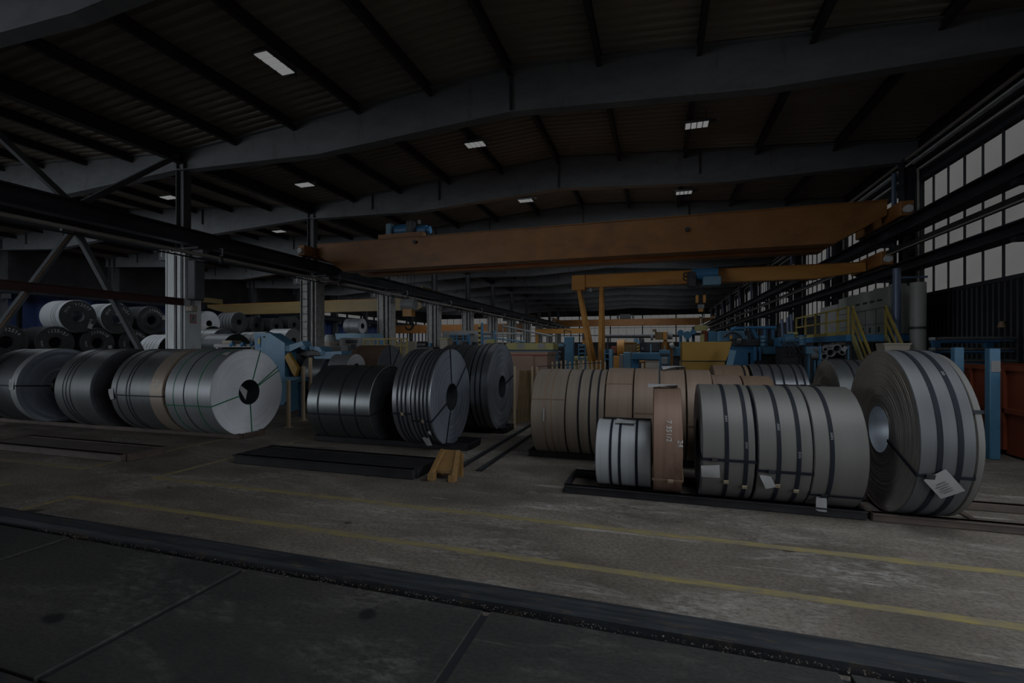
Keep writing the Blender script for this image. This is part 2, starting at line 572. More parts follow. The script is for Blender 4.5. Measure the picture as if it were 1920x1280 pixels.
# ---- ceiling: corrugated deck, purlins, rafters
def zroof(x):
    if x >= XC:
        return RIDGE - (RIDGE - EAVE) * abs(x - XM) / (XR - XM)
    return RIDGE - (RIDGE - EAVE) * abs(x - XLM) / (XC - XLM)


def deck(m, xa, xb, ya, yb, pitch=.27, dep=.085):
    za, zb = zroof(xa + 1e-6 if xa != XC else XC), zroof(xb)
    n = int(round((yb - ya) / pitch))
    p = (yb - ya) / n
    vs, fs = [], []
    for i in range(n):
        for f, h in ((0, 0), (.36, 0), (.5, dep), (.86, dep)):
            y = ya + (i + f) * p
            vs += [(xa, y, za + .02 + h), (xb, y, zb + .02 + h)]
    vs += [(xa, yb, za + .02), (xb, yb, zb + .02)]
    for i in range(len(vs) // 2 - 1):
        fs.append((2 * i, 2 * i + 1, 2 * i + 3, 2 * i + 2))
    m.add(vs, fs)


RLX0, RLX1, RLY0, RLY1 = .9, 5.4, -2.0, 6.0     # roof opening added above the camera bay, out of view, for more daylight
m = MB()
deck(m, XL, XLM, Y0, Y1)
deck(m, XLM, XC, Y0, Y1)
deck(m, XC, XM, Y0, Y1)
deck(m, XM, RLX0, Y0, Y1)
deck(m, RLX0, RLX1, Y0, RLY0)
deck(m, RLX0, RLX1, RLY1, Y1)
deck(m, RLX1, XR, Y0, Y1)
ceiling = struct('ceiling', m, 'deck')
# light-tight outer skin above the deck (insulation), open over the added roof opening
m = MB()
for xa, xb, ya, yb in ((XL - .3, XLM, Y0, Y1), (XLM, XC, Y0, Y1), (XC, XM, Y0, Y1), (XM, RLX0, Y0, Y1), (RLX0, RLX1, Y0, RLY0), (RLX0, RLX1, RLY1, Y1), (RLX1, XR + .3, Y0, Y1)):
    m.add([(xa, ya, zroof(xa) + .14), (xb, ya, zroof(xb) + .12), (xb, yb, zroof(xb) + .12), (xa, yb, zroof(xa) + .14),
           (xa, ya, zroof(xa) + .3), (xb, ya, zroof(xb) + .3), (xb, yb, zroof(xb) + .3), (xa, yb, zroof(xa) + .3)],
          [(0, 3, 2, 1), (4, 5, 6, 7), (0, 1, 5, 4), (1, 2, 6, 5), (2, 3, 7, 6), (3, 0, 4, 7)])
m.build('roof_skin', 'wall_dark', ceiling)
pur = [XC + (XR - XC) / 10 * i for i in range(11)] + [XL + (XC - XL) / 10 * i for i in range(10)]
for xx in pur:
    big = abs(xx - XC) < .1 or abs(xx - XR) < .1
    h, wd = (.42, .24) if big else (.26, .12)
    z = zroof(xx)
    MB().ibeam((xx, Y0 + .1, z - h / 2 + .015), (xx, Y1 - .1, z - h / 2 + .015), wd, h, .02, .02).build('purlin', 'purlin_steel', ceiling)
for i, y in enumerate(BAYS[1:-1]):
    for (xa, xm, xb) in ((XC, XM, XR), (XL, XLM, XC)):
        za, zm = zroof(xa) - .03, zroof(xm) - .03
        L = xb - xa
        top = [(xa, za), (xm, zm), (xb, za)]
        # bottom edge: slim at the supports, deepest under the ridge
        bot = [(xb, za - .62), (xb - .24 * L, za - .72), (xm, zm - 1.14), (xa + .24 * L, za - .72), (xa, za - .58)]
        if xa == XL:
            bot = [(xb, za - .55), (xb - .26 * L, za - .86), (xm, zm - 1.2), (xa + .26 * L, za - .86), (xa, za - .55)]
        r = MB().prism(top + bot, y - .035, y + .035).build('rafter', 'rafter_grey', ceiling)
        f = MB()
        for a, b in zip(bot, bot[1:]):
            f.bar((a[0], y, a[1] - .015), (b[0], y, b[1] - .015), .3, .03)
        for a, b in zip(top, top[1:]):
            f.bar((a[0], y, a[1] - .015), (b[0], y, b[1] - .015), .3, .03)
        f.build('flange', 'rafter_grey', r)
        s = MB()
        for q in ((.5,) if y < 12 else (.14, .28, .5, .72)):
            xx = xa + q * L
            zt = zroof(xx) - .05
            zb = zt - (.58 + .14 * min(1, min(q, 1 - q) / .24) + .38 * max(0, 1 - abs(q - .5) / .26))
            s.box(xx - .015, xx + .015, y - .13, y + .13, zb + .02, zt)
        s.build('stiffener', 'column_dark', r)

# ---- added fill lights in roof frames, hidden behind the rafters of deeper bays
def fill_light(x0, x1, y0, y1, power):
    z = min(zroof(x0), zroof(x1)) - .03
    m = MB().bar((x0, y0, z), (x1, y0, z), .06, .08).bar((x0, y1, z), (x1, y1, z), .06, .08).bar((x0, y0, z), (x0, y1, z), .06, .08).bar((x1, y0, z), (x1, y1, z), .06, .08)
    m.build('roof_light_frame', 'frame_dark', ceiling)
    l = bpy.data.lights.new('roof_light', 'AREA')
    l.shape = 'RECTANGLE'
    l.size, l.size_y = x1 - x0 - .1, y1 - y0 - .1
    l.energy = power * (x1 - x0) * (y1 - y0)
    l.color = (.90, .97, 1.06)
    o = bpy.data.objects.new('roof_light', l)
    o.location = ((x0 + x1) / 2, (y0 + y1) / 2, z - .02)
    COL.objects.link(o)


FILL_POWER = 36 * PI
fill_light(-5.7, .9, 11.8, 13.0, FILL_POWER * .35)
for y in BAYS[5:-2]:
    fill_light(-8.0, .9, y + .35, y + 1.9, FILL_POWER)
for y in BAYS[4:-2]:
    fill_light(-30.6, -21.8, y + .35, y + 1.9, FILL_POWER)

# ---- window wall on the right
m = MB()
vs = []
n = int((Y1 - 5.6) / .2)
for i in range(n):          # trapezoid cladding below the glazing
    y = 5.6 + i * .2
    for f, h in ((0, 0), (.08, 0), (.1, .03), (.18, .03)):
        vs += [(XR - h, y + f, 0), (XR - h, y + f, 3.38)]
fs = [(2 * i, 2 * i + 1, 2 * i + 3, 2 * i + 2) for i in range(len(vs) // 2 - 1)]
m.add(vs, fs)
wall_right = struct('wall_right', m, 'wall_clad')
MB().box(XR + .03, XR + .2, 5.5, Y1, 0, 3.36).box(XR + .03, XR + .2, Y0, -3.5, 0, 3.36).box(XR - .02, XR + .2, Y0, Y1, 6.92, 8.5).box(XR, XR + .2, -6.5, 5.5, 4.2, 6.95).box(XR + .03, XR + .2, -6.5, -3.5, 3.36, 4.2).build('backing', 'wall_clad', wall_right)  # leaves the unseen opening beside the camera, added for daylight
MB().box(XR - .06, XR + .1, Y0, -6.5, 3.34, 3.44).box(XR - .06, XR + .1, 5.5, Y1, 3.34, 3.44).box(XR - .07, XR + .1, Y0, Y1, 6.86, 6.98).build('sill_rail', 'frame_dark', wall_right)
MB().box(XR - .16, XR, 7.2, Y1, 7.42, 7.5).build('gutter_strip', 'machine_grey', wall_right)
MB().box(XR - .1, XR, 7.2, Y1, 7.2, 7.26).build('gutter_strip', 'column_grey', wall_right)
m = MB()
for y in BAYS:
    m.box(XR, XR + .1, y - .13, y + .13, 3.4, 6.95)
m.build('frame_post', 'frame_dark', wall_right)
pane_me = None
wn = 1
for bi, y in enumerate(BAYS[:-1]):
    if -7 < y < 0:
        continue
    fr = MB()
    for j in range(9):
        yy = y + .1 + (5.8) * j / 8
        wd = .045 if j % 2 else .03
        fr.box(XR - .01, XR + .03, yy - wd / 2, yy + wd / 2, 3.42, 6.9)
    fr.box(XR - .02, XR + .05, y + .1, y + 5.9, 5.15, 5.2)
    wo = struct(f'window_{wn}', fr, 'frame_dark')
    wo['_o'] = (0, 0, 0)
    wn += 1
    for j in range(8):
        if pane_me is None:
            p = MB().box(XR + .012, XR + .018, -.3625, .3625, 3.43, 6.88).build('pane', 'grimy_glass', wo)
            pane_me = p.data
        else:
            p = bpy.data.objects.new('pane', pane_me)
            COL.objects.link(p)
            p.parent = wo
        p.location = (0, y + .1 + 5.8 * (j + .5) / 8, 0)
# ---- end wall, glazed across both naves
m = MB().box(XL - .3, XR + .2, Y1, Y1 + .2, 0, 2.75).box(XL - .3, XR + .2, Y1, Y1 + .2, 7.1, 9.3)
wall_back = struct('wall_back', m, 'wall_dark')
MB().box(XL, XR, Y1 - .05, Y1 + .02, 2.7, 2.82).box(XL, XR, Y1 - .05, Y1 + .02, 7.05, 7.15).build('sill_rail', 'frame_dark', wall_back)
epane = None
nb = 9
for b in range(nb):
    xa = XL + (XR - XL) * b / nb
    L = (XR - XL) / nb
    fr = MB()
    for j in range(5):
        xx = xa + L * j / 4
        wd = .16 if j % 4 == 0 else .03
        fr.box(xx - wd / 2, xx + wd / 2, Y1 - .03, Y1 + .06, 2.8, 7.1)
    fr.box(xa, xa + L, Y1 - .03, Y1 + .06, 5.08, 5.14).box(xa, xa + L, Y1 - .05, Y1 + .06, 3.85, 3.98)
    wo = struct(f'window_{wn}', fr, 'frame_dark')
    wn += 1
    for j in range(4):
        if epane is None:
            p = MB().box(-L / 8 + .008, L / 8 - .008, Y1 + .02, Y1 + .026, 2.82, 7.06).build('pane', 'grimy_glass', wo)
            epane = p.data
        else:
            p = bpy.data.objects.new('pane', epane)
            COL.objects.link(p)
            p.parent = wo
        p.location = (xa + L * (j + .5) / 4, 0, 0)
# ---- front wall behind the camera: unseen opening added in front of the left nave for daylight
struct('wall_front', MB().box(XL - .3, XR + .2, Y0 - .2, Y0, 8.0, 9.3).box(XL - .3, -36, Y0 - .2, Y0, 0, 8.0).box(-17, XR + .2, Y0 - .2, Y0, 0, 8.0), 'wall_dark')
# ---- far left wall: dark sheeting above, blue tarpaulins below, narrow clerestory
m = MB().box(XL - .25, XL - .05, Y0, Y1, 6.1, 9.3).box(XL - .25, XL - .05, Y0, 42, 5.2, 6.1).box(XL - .25, XL - .05, 42, Y1, 5.1, 5.72).box(XL - .25, XL - .05, Y0, 57, 0, 5.2).box(XL - .25, XL - .05, 74, Y1, 0, 5.2)
wall_left = struct('wall_left', m, 'wall_dark')
fr = MB()
for i in range(13):
    yy = 42 + 35.5 * i / 12
    fr.box(XL - .2, XL - .05, yy - .12, yy + .12, 5.7, 6.12)
wo = struct(f'window_{wn}', fr, 'frame_dark')
wn += 1
for i in range(12):
    yy = 42 + 35.5 * (i + .5) / 12
    MB().box(XL - .15, XL - .14, yy - 1.36, yy + 1.36, 5.72, 6.1).build('pane', 'grimy_glass', wo)


def tarp(ya, yb, label):
    m = MB()
    n = int((yb - ya) / .12)
    vs = []
    ph = random.uniform(0, 6)
    for i in range(n + 1):
        y = ya + (yb - ya) * i / n
        for kz in range(7):
            z = 5.15 * kz / 6
            a = .05 + .07 * (kz / 6) ** 2
            dx = a * math.sin(y * 3.1 + ph + .5 * math.sin(z * 1.1 + y)) + .05 * math.sin(y * 7.3 + z * 1.7)
            vs.append((XL + .25 + dx, y, z - .07 * abs(math.sin(y * 1.6)) * (kz == 6)))
    fs = []
    for i in range(n):
        for kz in range(6):
            a = i * 7 + kz
            fs.append((a, a + 1, a + 8, a + 7))
    m.add(vs, fs)
    t = thing('tarpaulin_curtain', label, 'curtain', (XL + .25, (ya + yb) / 2, 0), 'blue tarpaulin curtains along the far left wall')
    m.build('sheet', 'curtain_blue', t, True)
    part(t, 'curtain_rail', 'dark_steel', tubes=[((XL + .25, ya, 5.17), (XL + .25, yb, 5.17), .035, 8)])


tarp(10, 18.4, 'dark blue tarpaulin curtain at the left edge behind the dark coils')
tarp(18.7, 30, 'blue tarpaulin curtain hanging behind the two stacked light grey coils')
tarp(30.2, 43, 'blue tarpaulin curtain glimpsed between the light double column and the yellow crane')
tarp(43.3, 56.6, 'blue tarpaulin curtain right of the laddered column under the yellow crane')
t = thing('strip_curtain', 'white and dark striped strip curtain hanging in the far left gateway', 'curtain', (XL, 65.5, 0))
part(t, 'curtain_rail', 'dark_steel', boxes=[(XL - .06, XL + .1, 57, 74, 5.05, 5.2)])
for i in range(42):
    y = 57 + 17 * (i + .5) / 42
    sk = 0
    wdt = 17 / 84
    MB().add([(XL, y - wdt, 5.06), (XL, y + wdt, 5.06), (XL, y + wdt, .0), (XL, y - wdt, .0),
              (XL + .01, y - wdt, 5.06), (XL + .01, y + wdt, 5.06), (XL + .01, y + wdt, .0), (XL + .01, y - wdt, .0)],
             [(0, 1, 2, 3), (7, 6, 5, 4), (0, 4, 5, 1), (1, 5, 6, 2), (2, 6, 7, 3), (3, 7, 4, 0)]).build('strip', 'grimy_glass' if i % 3 else 'curtain_blue', t)

# ------------------------------------------------------------------ columns
def col_mid(i, y):
    lad = i == 1
    cm = 'column_grey' if i == 0 else 'column_rough'
    lab = ['light grey double column beside the left coil row with an F sign',
           'grey column with ladder rungs behind the blue decoiler arms',
           'grey column just left of the hanging crane hook',
           'grey column just right of the hanging crane hook'][i] if i < 4 else f'{ORD[i]} grey column of the middle row, counted from the left of the picture'
    t = thing('hall_column', lab, 'column', (XC, y, 0), 'columns of the middle row')
    # lower shaft: two light flange faces with a dark web between, upper shaft slim and dark
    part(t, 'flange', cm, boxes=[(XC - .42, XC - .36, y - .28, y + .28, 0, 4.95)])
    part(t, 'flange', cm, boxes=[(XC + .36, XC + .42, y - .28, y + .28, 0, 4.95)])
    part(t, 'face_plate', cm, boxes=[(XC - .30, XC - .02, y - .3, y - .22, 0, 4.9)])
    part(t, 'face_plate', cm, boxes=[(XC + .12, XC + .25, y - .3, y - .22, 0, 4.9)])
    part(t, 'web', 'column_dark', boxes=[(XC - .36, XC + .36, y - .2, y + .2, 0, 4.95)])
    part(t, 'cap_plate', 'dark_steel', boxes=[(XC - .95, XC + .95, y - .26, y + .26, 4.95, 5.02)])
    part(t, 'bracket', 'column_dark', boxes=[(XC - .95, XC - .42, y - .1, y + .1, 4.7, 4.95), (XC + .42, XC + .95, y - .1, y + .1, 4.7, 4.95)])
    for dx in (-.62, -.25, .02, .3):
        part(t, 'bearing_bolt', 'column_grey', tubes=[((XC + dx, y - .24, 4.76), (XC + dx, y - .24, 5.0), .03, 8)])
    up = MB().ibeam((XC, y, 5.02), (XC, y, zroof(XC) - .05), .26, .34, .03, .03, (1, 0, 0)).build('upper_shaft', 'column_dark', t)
    part(t, 'foot_plate', 'column_dark', boxes=[(XC - .55, XC + .55, y - .4, y + .4, 0, .05)])
    if lad:
        for s in (-.31, .13):
            part(t, 'ladder_rail', 'dark_steel', boxes=[(XC + s - .015, XC + s + .015, y - .36, y - .32, .2, 4.8)])
        for kk in range(14):
            z = .35 + kk * .33
            part(t, 'rung', 'dark_steel', tubes=[((XC - .31, y - .34, z), (XC + .13, y - .34, z), .012, 6)])
    return t


k = 0
for y in BAYS[1:-1]:
    if y < 11:
        continue
    c0 = col_mid(k, y)
    if k == 0:
        o = part(c0, 'switch_box', 'column_dark', cboxes=[(XC + .48, XC + .8, y - .25, y + .1, 3.35, 4.6, .02)])
        part(c0, 'bracket', 'machine_grey', boxes=[(XC + .42, XC + .5, y - .1, y, 3.1, 3.5)])
        p = MB().box(XC + .424, XC + .43, y - .09, y + .09, 2.64, 2.87).build('fire_sign', 'sign_white', c0)
        p['label'] = 'white square fire sign with a black F'
        vsx, fsx = glyphs('F', .2)
        MB().add([(XC + .434, y + q.x, 2.75 + q.y) for q in vsx], fsx).build('sign_letter', 'ink', p)
        MB().box(XC + .422, XC + .428, y - .11, y + .11, 2.615, 2.64).box(XC + .422, XC + .428, y - .11, y + .11, 2.87, 2.895).box(XC + .422, XC + .428, y - .11, y - .09, 2.64, 2.87).box(XC + .422, XC + .428, y + .09, y + .11, 2.64, 2.87).build('sign_border', 'sign_red', p)
        part(c0, 'fire_hydrant_box', 'machine_cream', cboxes=[(XC + .45, XC + .75, y - .3, y - .1, 2.98, 3.16, .02)])
    k += 1
k = 0
for y in BAYS[3:-1]:
    # columns of the window wall
    lab = f'{ORD[k]} dark steel column of the window wall, counted from the right edge'
    t = thing('wall_column', lab, 'column', (XR - .3, y, 0), 'columns of the window wall')
    MB().ibeam((XR - .28, y, 0), (XR - .28, y, 7.6), .3, .34, .03, .03, (1, 0, 0)).build('shaft', 'runway_steel', t)
    part(t, 'lacing', 'runway_steel', boxes=[(XR - .72, XR - .65, y - .1, y + .1, 0, 5.04), (XR - .72, XR - .4, y - .02, y + .02, 4.8, 5.0), (XR - .72, XR - .4, y - .02, y + .02, 3.8, 3.95)])
    part(t, 'down_pipe', 'pipe_blue', tubes=[((XR - .52, y + .25, 0), (XR - .52, y + .25, 7.3), .07, 12)])
    part(t, 'conduit', 'pipe_grey', tubes=[((XR - .14, y - .32, 3.0), (XR - .14, y - .32, 7.2), .03, 8)])
    part(t, 'foot_plate', 'dark_steel', boxes=[(XR - .85, XR - .05, y - .3, y + .3, 0, .04)])
    k += 1
k = 0
for y in BAYS[4:-1]:
    lab = f'{ORD[k]} dark column in front of the far left wall, counted from the left edge'
    t = thing('side_column', lab, 'column', (XL + .7, y, 0), 'columns along the far left wall')
    MB().ibeam((XL + .75, y, 0), (XL + .75, y, zroof(XL) - .05), .4, .5, .04, .04, (1, 0, 0)).build('shaft', 'column_dark', t)
    part(t, 'bracket', 'column_dark', boxes=[(XL + .9, XL + 1.5, y - .1, y + .1, 4.7, 5.0)])
    k += 1

# ------------------------------------------------------------------ crane runways, pipes, bracing
def runway(x, z, h, label, wd=.34):
    t = thing('crane_runway', label, 'crane rail', (x, 30, z - h))
    MB().ibeam((x, Y0 + .2, z - h / 2), (x, Y1 - .2, z - h / 2), wd, h, .03, .03).build('girder', 'runway_steel', t)
    part(t, 'rail', 'kerb_steel', boxes=[(x - .03, x + .03, Y0 + .2, Y1 - .2, z, z + .05)])
    return t


r1 = runway(XC + .78, 5.5, .46, 'dark crane runway girder running along the near side of the middle columns')
r2 = runway(XC - .78, 5.5, .46, 'dark crane runway girder on the far side of the middle columns')
r3 = runway(XR - .95, 5.4, .36, 'upper dark crane runway girder in front of the window wall', .42)
r4 = runway(XR - .95, 4.22, .27, 'lower dark crane runway girder in front of the window wall', .42)
r5 = runway(XL + 1.35, 5.5, .46, 'dark crane runway girder in front of the blue tarpaulins')
for rr, x in ((r3, XR - .95), (r4, XR - .95)):
    zz = 5.04 if rr is r3 else 3.95
    for y in BAYS[4:-1]:
        part(rr, 'bracket', 'runway_steel', boxes=[(x - .15, XR - .72, y - .08, y + .08, zz - .1, zz)])
for y in range(-6, 70, 6):      # little cable hangers on the near girder
    x = XC + .78
    part(r1, 'cable_hanger', 'column_grey', boxes=[(x + .18, x + .3, y - .02, y + .02, 5.06, 5.1), (x + .26, x + .3, y - .02, y + .02, 4.86, 5.06), (x + .18, x + .3, y - .02, y + .02, 4.84, 4.88)])
t = thing('supply_pipe', 'long pale pipe running below the near middle runway girder', 'pipe', (XC + 1.1, 30, 4.7))
part(t, 'pipe_run', 'pipe_grey', tubes=[((XC + 1.08, Y0 + .3, 4.74), (XC + 1.08, Y1 - .3, 4.74), .055, 12)])
part(t, 'cable_run', 'dark_steel', tubes=[((XC + 1.0, Y0 + .3, 4.62), (XC + 1.0, Y1 - .3, 4.62), .025, 8)])
for y in BAYS[2:-1]:
    part(t, 'clamp', 'dark_steel', boxes=[(XC + 1.0, XC + 1.16, y + .4, y + .46, 4.58, 4.8)])
t = thing('conductor_duct', 'pale edged conductor duct running between the two window wall runways', 'duct', (XR - .45, 30, 4.75))
MB().box(XR - .98, XR - .78, 5, Y1 - .3, 4.66, 4.76).build('tray', 'dark_steel', t)
MB().tube((XR - 1.0, 5, 4.62), (XR - 1.0, Y1 - .3, 4.62), .022, 8).build('conductor_bar', 'pipe_grey', t)
for y in BAYS[3:-1]:
    part(t, 'bracket', 'dark_steel', boxes=[(XR - .8, XR - .73, y - .05, y + .05, 4.6, 4.7)])
t = thing('wall_pipe', 'pair of pale pipes along the eaves above the windows', 'pipe', (XR - .35, 40, 7.3))
MB().tube((XR - .3, 8, 7.62), (XR - .3, Y1 - .4, 7.62), .05, 10).build('pipe_run', 'pipe_grey', t, True)
MB().tube((XR - .35, 8, 7.38), (XR - .35, Y1 - .4, 7.38), .035, 10).build('pipe_run', 'column_grey', t, True)
for y in BAYS[4:-1]:
    part(t, 'clamp', 'dark_steel', boxes=[(XR - .4, XR - .02, y - .03, y + .03, 7.3, 7.66)])
# V and inverted V bracing between the first two columns
yb = 8.5
t = thing('roof_brace', 'dark steel V brace rising from the runway girder to the column head', 'brace', (XC, yb, 5.5))
MB().bar((XC, yb, 5.55), (XC, 5.55, 8.0), .14, .14).build('brace_arm', 'column_dark', t)
MB().bar((XC, yb, 5.55), (XC, 11.3, 8.0), .14, .14).build('brace_arm', 'column_dark', t)
t = thing('leg_brace', 'steel brace pair spreading from the runway girder down to the column feet', 'brace', (XC, yb, 0))
MB().bar((XC, yb, 5.0), (XC, 11.0, .1), .16, .12).build('brace_arm', 'column_dark', t)
o = MB().bar((XC, yb, 5.0), (XC, 5.8, .1), .16, .12).build('brace_arm', 'column_dark', t)
MB().bar((XC + .075, yb, 5.05), (XC + .075, 5.8, .15), .02, .035).build('edge_angle', 'rust_bar', o)
MB().box(XC - .05, XC + .05, yb - .3, yb + .3, 4.85, 5.03).build('gusset_plate', 'column_dark', t)
t = thing('tie_beam', 'dark red tie beam fixed to the light grey double column', 'beam', (XC, 7, 3.2))
MB().ibeam((XC + .3, -12, 3.28), (XC + .3, 11.9, 3.28), .16, .22, .02, .02).build('beam_run', 'red_steel', t)

# ------------------------------------------------------------------ hall lamps
def lamp(x, y, label, rz=0, L=.64):
    z = zroof(x) - .42
    t = thing('hall_lamp', label, 'lamp', (x, y, z), 'hall lamps under the roof')
    part(t, 'housing', 'lamp_body', cboxes=[(x - L / 2 - .05, x + L / 2 + .05, y - .2, y + .2, z + .02, z + .1, .02)])
    for i in range(4):
        a = x - L / 2 + L * i / 4
        part(t, 'diffuser', 'lamp_glow', boxes=[(a + .015, a + L / 4 - .015, y - .17, y + .17, z, z + .022)])
    part(t, 'hanger', 'dark_steel', tubes=[((x - .25, y, z + .1), (x - .25, y, zroof(x) + .03), .008, 6)])
    part(t, 'hanger', 'dark_steel', tubes=[((x + .25, y, z + .1), (x + .25, y, zroof(x) + .03), .008, 6)])
    part(t, 'ballast_box', 'lamp_body', boxes=[(x + L / 2 + .06, x + L / 2 + .2, y - .05, y + .05, z + .03, z + .12)])
    t.rotation_euler.z = math.radians(rz)


lamp(-8.3, 8.6, 'large slatted hall lamp nearest the camera at the upper left', 90, .85)
lamp(-5.7, 14.3, 'hall lamp between the first and second rafters left of the middle')
lamp(1.05, 14.6, 'slatted hall lamp above the right part of the big orange crane')
lamp(-12.7, 14.6, 'hall lamp right of the upper shaft of the double column')
lamp(-5.7, 20.4, 'hall lamp above the middle of the big orange crane')
lamp(1.0, 20.8, 'hall lamp just above the right half of the big orange crane')
lamp(-19.6, 14.6, 'hall lamp of the left nave left of the double column shaft')
lamp(-19.6, 20.6, 'hall lamp of the left nave seen above the yellow crane')
lamp(-29.5, 20.6, 'hall lamp of the left nave nearest the far wall')
lamp(-19.6, 26.6, 'hall lamp of the left nave seen under the near runway girder')
lamp(-12.7, 32.6, 'small far hall lamp left of the gantry beam end')
lamp(-5.7, 32.6, 'small far hall lamp below the big orange crane')
lamp(1.0, 32.6, 'small far hall lamp over the semi gantry beam')
lamp(-5.7, 44.6, 'smallest far hall lamp in the middle of the roof')

# ------------------------------------------------------------------ overhead cranes
def hook(t, x, y, ztop, zblock, s=1.0, mt='machine_grey', mh='kerb_steel'):
    """rope falls, block and hook hanging under a trolley"""
    for i in range(4):
        part(t, 'rope', 'dark_steel', tubes=[((x - .3 * s + i * .2 * s, y, zblock), (x - .24 * s + i * .16 * s, y, ztop), .012, 6)])
    b = MB().tube((x - .3 * s, y, zblock - .1 * s), (x + .3 * s, y, zblock - .1 * s), .26 * s, 16).build('hook_block', mt, t, True)
    MB().box(x - .22 * s, x + .22 * s, y - .16 * s, y + .16 * s, zblock - .62 * s, zblock - .2 * s).build('swivel', 'machine_orange', b)
    pts = []
    for i in range(11):
        a = math.radians(100 - 27 * i)
        pts.append((x + .2 * s * math.cos(a), y, zblock - 1.0 * s + .2 * s * math.sin(a)))
    pts.insert(0, (x, y, zblock - .55 * s))
    m = MB()
    for i, (p, q) in enumerate(zip(pts, pts[1:])):
        m.tube(p, q, (.075 - .004 * i) * s, 8, (.075 - .004 * (i + 1)) * s)
    m.build('hook', mh, t, True)


def end_truck(t, x, ya, yb, z, mt):
    o = MB().cbox(x - .16, x + .16, ya, yb, z + .08, z + .5, .02).build('end_truck', mt, t)
    for y in (ya + .22, yb - .22):
        MB().tube((x - .06, y, z + .16), (x + .06, y, z + .16), .15, 16).build('wheel', 'dark_steel', o, True)
    for y in (ya - .09,):
        MB().tube((x, y + .1, z + .25), (x, y, z + .25), .11, 14).build('buffer', 'column_grey', o, True)


# big double girder crane
xa, xb, yf = XC + 1.0, XR - 1.15, 16.6
big = thing('bridge_crane', 'big dull orange double girder bridge crane spanning the whole nave', 'crane', (XM, 17.5, 5.0))
for i, y in enumerate((yf, yf + 1.25)):
    g = MB().prism([(xa, 5.75), (xa + 1.3, 5.02), (xb - 1.3, 5.02), (xb, 5.75), (xb, 6.17), (xa, 6.17)], y, y + .5).build('girder', 'crane_orange', big)
    MB().box(xa, xb, y - .04, y + .54, 6.17, 6.2).build('top_plate', 'crane_orange', g)
    MB().box(xa + 1.3, xb - 1.3, y - .04, y + .54, 4.99, 5.02).build('bottom_plate', 'crane_orange', g)
    MB().box(xa + .2, xb - .2, y + .22, y + .28, 6.2, 6.25).build('trolley_rail', 'kerb_steel', g)
    if i == 0:
        MB().tube((-9.15, y - .1, 5.98), (-9.15, y, 5.98), .07, 10).build('fixing_eye', 'dark_steel', g, True)
        MB().tube((.9, y - .1, 5.72), (.9, y, 5.72), .07, 10).build('fixing_eye', 'dark_steel', g, True)
end_truck(big, XC + .78, 15.9, 19.1, 5.55, 'crane_orange')
end_truck(big, XR - .95, 15.9, 19.1, 5.45, 'crane_orange')
part(big, 'trolley_frame', 'crane_orange', boxes=[(-10.9, -8.9, yf + .1, yf + .4, 6.25, 6.42), (-10.9, -8.9, yf + 1.35, yf + 1.65, 6.25, 6.42), (-10.7, -10.5, yf + .3, yf + 1.5, 6.27, 6.4), (-9.3, -9.1, yf + .3, yf + 1.5, 6.27, 6.4)])
part(big, 'hoist_drum', 'deep_blue', tubes=[((-10.5, yf + .8, 6.7), (-9.7, yf + .8, 6.7), .26, 18)])
part(big, 'hoist_motor', 'deep_blue', tubes=[((-9.7, yf + .7, 6.62), (-9.0, yf + .7, 6.62), .2, 16), ((-9.0, yf + .7, 6.62), (-8.85, yf + .7, 6.62), .15, 14)])
part(big, 'gear_box', 'pale_blue', cboxes=[(-10.75, -10.5, yf + .4, yf + 1.2, 6.42, 6.95, .03)])
part(big, 'control_box', 'machine_dark', cboxes=[(-9.75, -9.45, yf + .3, yf + .6, 6.42, 6.95, .02)])
part(big, 'warning_lamp', 'machine_white', tubes=[((-9.2, yf + .4, 6.8), (-9.2, yf + .4, 6.95), .06, 10)])
hook(big, -9.95, 17.5, 6.5, 3.72, .95)

# semi gantry crane: one end on the low runway, the other on splayed legs
yg = 18.1
gan = thing('semi_gantry_crane', 'amber semi gantry crane standing on splayed legs, marked with an 8', 'crane', (-2.1, yg, 0))
g = MB().prism([(-3.15, 4.15), (5.1, 4.15), (6.45, 4.32), (6.45, 4.6), (-3.15, 4.6)], yg, yg + .34).build('girder', 'crane_amber', gan)
MB().box(-3.17, 6.45, yg - .03, yg + .37, 4.6, 4.625).build('top_plate', 'crane_orange', g)
MB().box(-3.17, 5.1, yg - .03, yg + .37, 4.125, 4.15).build('bottom_plate', 'crane_orange', g)
vsx, fsx = glyphs('8', .46)
o = MB().add([(.93 + q.x, yg - .004, 4.37 + q.y) for q in vsx], fsx).build('crane_number', 'ink', g)
end_truck(gan, XR - .95, yg - 1.0, yg + 1.4, 4.27, 'crane_orange')
part(gan, 'end_plate', 'crane_amber', boxes=[(-3.2, -2.7, yg - .05, yg + .39, 4.05, 4.6)])
for dy in (-.75, .75):
    MB().bar((-2.08, yg + .17 + dy * .12, 4.15), (-2.08, yg + .17 + dy, .32), .16, .14, (1, 0, 0)).build('leg', 'crane_amber', gan)
    MB().bar((-2.95, yg + .17 + dy * .12, 4.1), (-2.25, yg + .17 + dy, .35), .14, .12, (0, 1, 0)).build('brace', 'crane_amber', gan)
part(gan, 'foot_beam', 'crane_amber', cboxes=[(-2.3, -1.9, yg - .9, yg + 1.25, .16, .38, .02)])
for dy in (-.6, .95):
    part(gan, 'wheel', 'dark_steel', tubes=[((-2.16, yg + dy, .15), (-2.04, yg + dy, .15), .15, 16)])
part(gan, 'marker_lamp', 'machine_white', boxes=[(-2.55, -2.45, yg + .1, yg + .2, 3.98, 4.12)])
